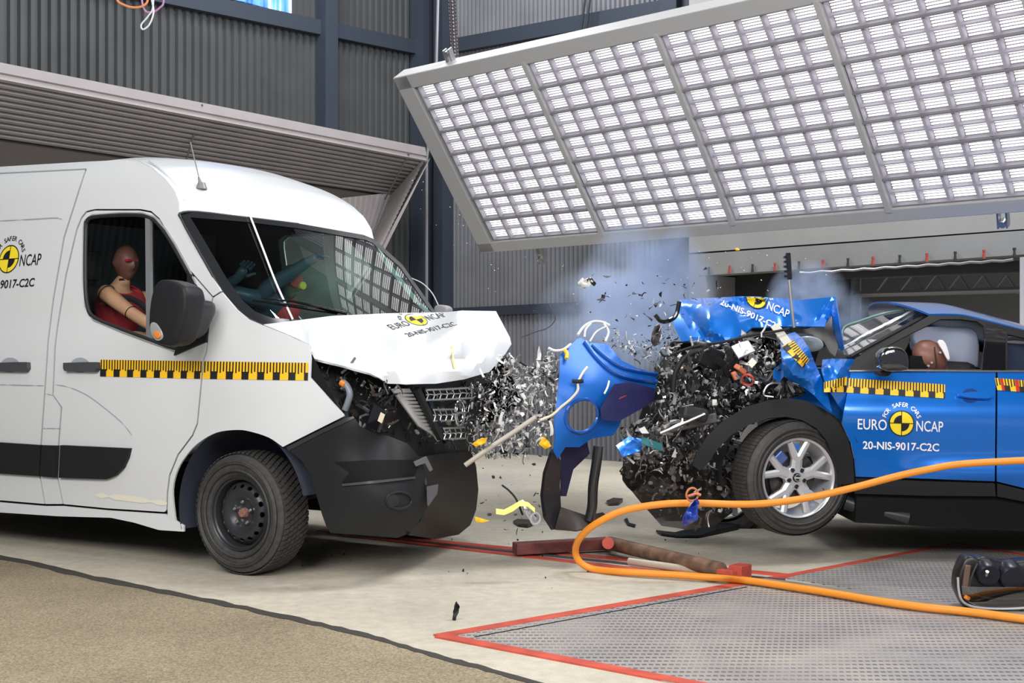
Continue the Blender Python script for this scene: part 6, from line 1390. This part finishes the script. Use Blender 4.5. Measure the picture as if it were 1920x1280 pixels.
mb = MB(); mb.tube([g3(1180, 1052, .03), g3(1335, 1073, .03)], .022, 12); mb.lathe([(.018+.008*math.cos(t), .008*math.sin(t)) for t in np.linspace(0, 2*math.pi, 7)], T4(g3(1340, 1074, .03))@Matrix.Rotation(R(-60), 4, 'Z'), 14); mb.build('pale_rod', mat('rod_pale', (.50, .45, .36), .4, metal=.3), lk)
hp_ = T4(ground(1880, 1142)); hu = empty('headlamp_unit', hp_); tag(hu, 'black headlamp unit lying on its lens on the tread plate', 'headlamp'); FH = Frame(hp_)
YH = 6.42
FHp = lambda px, py, Y: FH.I@atY(px, py, Y)
HO = [(1794, 1078), (1805, 1048), (1816, 1039), (1832, 1046), (1840, 1040), (1875, 1050), (1900, 1052), (1940, 1047), (1990, 1055), (2005, 1095), (2000, 1142), (1930, 1153), (1860, 1151), (1808, 1140), (1792, 1104)]
puffy('housing', resample(HO, 16), FH, 1, YH-hp_.translation.y, YH+.16-hp_.translation.y, mat('housing_black', (.012, .011, .011), .35), hu, 2, .95)
for (a, b, r) in ((1851, 1074, .056), (1896, 1079, .062)):
    q = FHp(a, b, YH-.03); mb = MB(); mb.lathe([(0, -.03), (r*.9, -.03), (r, -.022), (r, .05)], T4(q)@Matrix.Rotation(R(18), 4, 'X'), 32); mb.build('rear_cap', mat('cap_blueblack', (.012, .014, .022), .3), hu)
q = FHp(1849, 1078, YH-.07); mb = MB(); mb.tube([q, q+Vector((0, -.015, .02))], .009, 10); mb.build('adjuster_screw', STEEL, hu)
mb = MB(); mb.tube([FHp(a, b, YH-.04) for a, b in catmull([(1833, 1056), (1824, 1075), (1818, 1096), (1822, 1112), (1860, 1122), (1920, 1122), (1980, 1115)], 6)], .006, 8); mb.build('housing_seam', mat('seam_black', (.03, .028, .027), .3), hu)
mb = MB(); mb.box(T4(FHp(1812, 1080, YH-.035))@Matrix.Rotation(R(8), 4, 'Y'), .028, .02, .11, 0, .006); mb.build('side_rail', mat('rail_brown', (.12, .075, .06), .4), hu)
LC = glass('clear_lamp_lens', (.80, .80, .80), .14)
P_ = []
for k, (dy, dz, sh_) in enumerate(((1072, 0, .0), (1100, 0, .0), (1128, 0, .0), (1139, 0, .004), (1142, 0, .03))):
    row = []
    for x in np.linspace(0, 1, 14):
        px = 1796+210*x; e = (1-abs(2*x-1)**6)
        row.append(FHp(px+(6*(1-e)+k*1.2)*(1 if x < .5 else -1), 1095+(dy-1095)*(.55+.45*e) if dy > 1095 else dy, YH-.055-.01*e+sh_))
    P_.append(row)
P_ = P_[1:]
grid_obj('lens', P_, LC, hu, .004, tuple(FH.I@CAMP))
mb = MB(); mb.tube([FHp(a, b, YH-.06) for a, b in catmull([(1796, 1082), (1798, 1108), (1806, 1128), (1830, 1138), (1880, 1141), (1940, 1138), (1990, 1130)], 6)], .006, 8); mb.build('lens_rim', mat('rim_silver', (.5, .5, .52), .25, metal=.4), hu)
mb = MB(); mb.box(T4(FHp(1813, 1120, YH-.05))@Matrix.Rotation(R(30), 4, 'Y'), .03, .02, .02, 0, .006); mb.build('amber_reflector', AMBER, hu)
# ------------------------------------------------------------------ smoke
def smoke(label, px, py, Y, rx, rz, dens, col, seed):
    bm = bmesh.new(); bmesh.ops.create_icosphere(bm, subdivisions=3, radius=1); me = bpy.data.meshes.new('smoke_cloud'); bm.to_mesh(me); bm.free()
    m = bpy.data.materials.new('blue_smoke'); m.use_nodes = True; nt = m.node_tree; nt.nodes.clear(); o_ = nt.nodes.new('ShaderNodeOutputMaterial'); pv = nt.nodes.new('ShaderNodeVolumePrincipled')
    pv.inputs['Color'].default_value = (*col, 1); pv.inputs['Anisotropy'].default_value = .0
    tc = nt.nodes.new('ShaderNodeTexCoord'); n = nt.nodes.new('ShaderNodeTexNoise'); n.inputs['Scale'].default_value = 2.2; n.inputs['Detail'].default_value = 4; n.noise_dimensions = '4D'; n.inputs['W'].default_value = seed
    nt.links.new(tc.outputs['Object'], n.inputs['Vector']); ln = nt.nodes.new('ShaderNodeVectorMath'); ln.operation = 'LENGTH'; nt.links.new(tc.outputs['Object'], ln.inputs[0])
    mr = nt.nodes.new('ShaderNodeMapRange'); mr.inputs[1].default_value = .25; mr.inputs[2].default_value = .98; mr.inputs[3].default_value = 1; mr.inputs[4].default_value = 0; nt.links.new(ln.outputs['Value'], mr.inputs[0])
    m2 = nt.nodes.new('ShaderNodeMapRange'); m2.inputs[1].default_value = .38; m2.inputs[2].default_value = .72; nt.links.new(n.outputs['Fac'], m2.inputs[0])
    mu = nt.nodes.new('ShaderNodeMath'); mu.operation = 'MULTIPLY'; nt.links.new(mr.outputs[0], mu.inputs[0]); nt.links.new(m2.outputs[0], mu.inputs[1])
    mv = nt.nodes.new('ShaderNodeMath'); mv.operation = 'MULTIPLY'; mv.inputs[1].default_value = dens; nt.links.new(mu.outputs[0], mv.inputs[0]); nt.links.new(mv.outputs[0], pv.inputs['Density'])
    nt.links.new(pv.outputs[0], o_.inputs['Volume']); o = link('smoke_cloud', me, m); o.location = atY(px, py, Y); o.scale = (rx, (rx+rz)*.35, rz); tag(o, label, 'smoke', None, 'stuff'); return o
SB_ = (.66, .78, 1.0)
smoke('blue smoke rising in front of the steel column', 1215, 545, 9.9, .55, .62, 20.0, SB_, 1.0)
smoke('thin blue smoke above the torn blue bumper', 1160, 610, 9.4, .66, .5, 8.0, SB_, 4.0)
smoke('small puff of blue smoke beside the bonnet stay', 1515, 560, 9.0, .30, .28, 26.0, SB_, 7.0)
smoke('faint blue puff between folded bonnet and car screen', 1590, 610, 9.2, .24, .26, 14.0, SB_, 9.0)
smoke('pale haze filling the van cabin behind the windscreen', 640, 530, 8.35, .42, .30, 1.1, (.75, .92, .88), 15.0)
smoke('low bluish smoke on the floor right of the van bumper', 945, 905, 9.0, .35, .14, 3.0, (.72, .76, .95), 12.0)
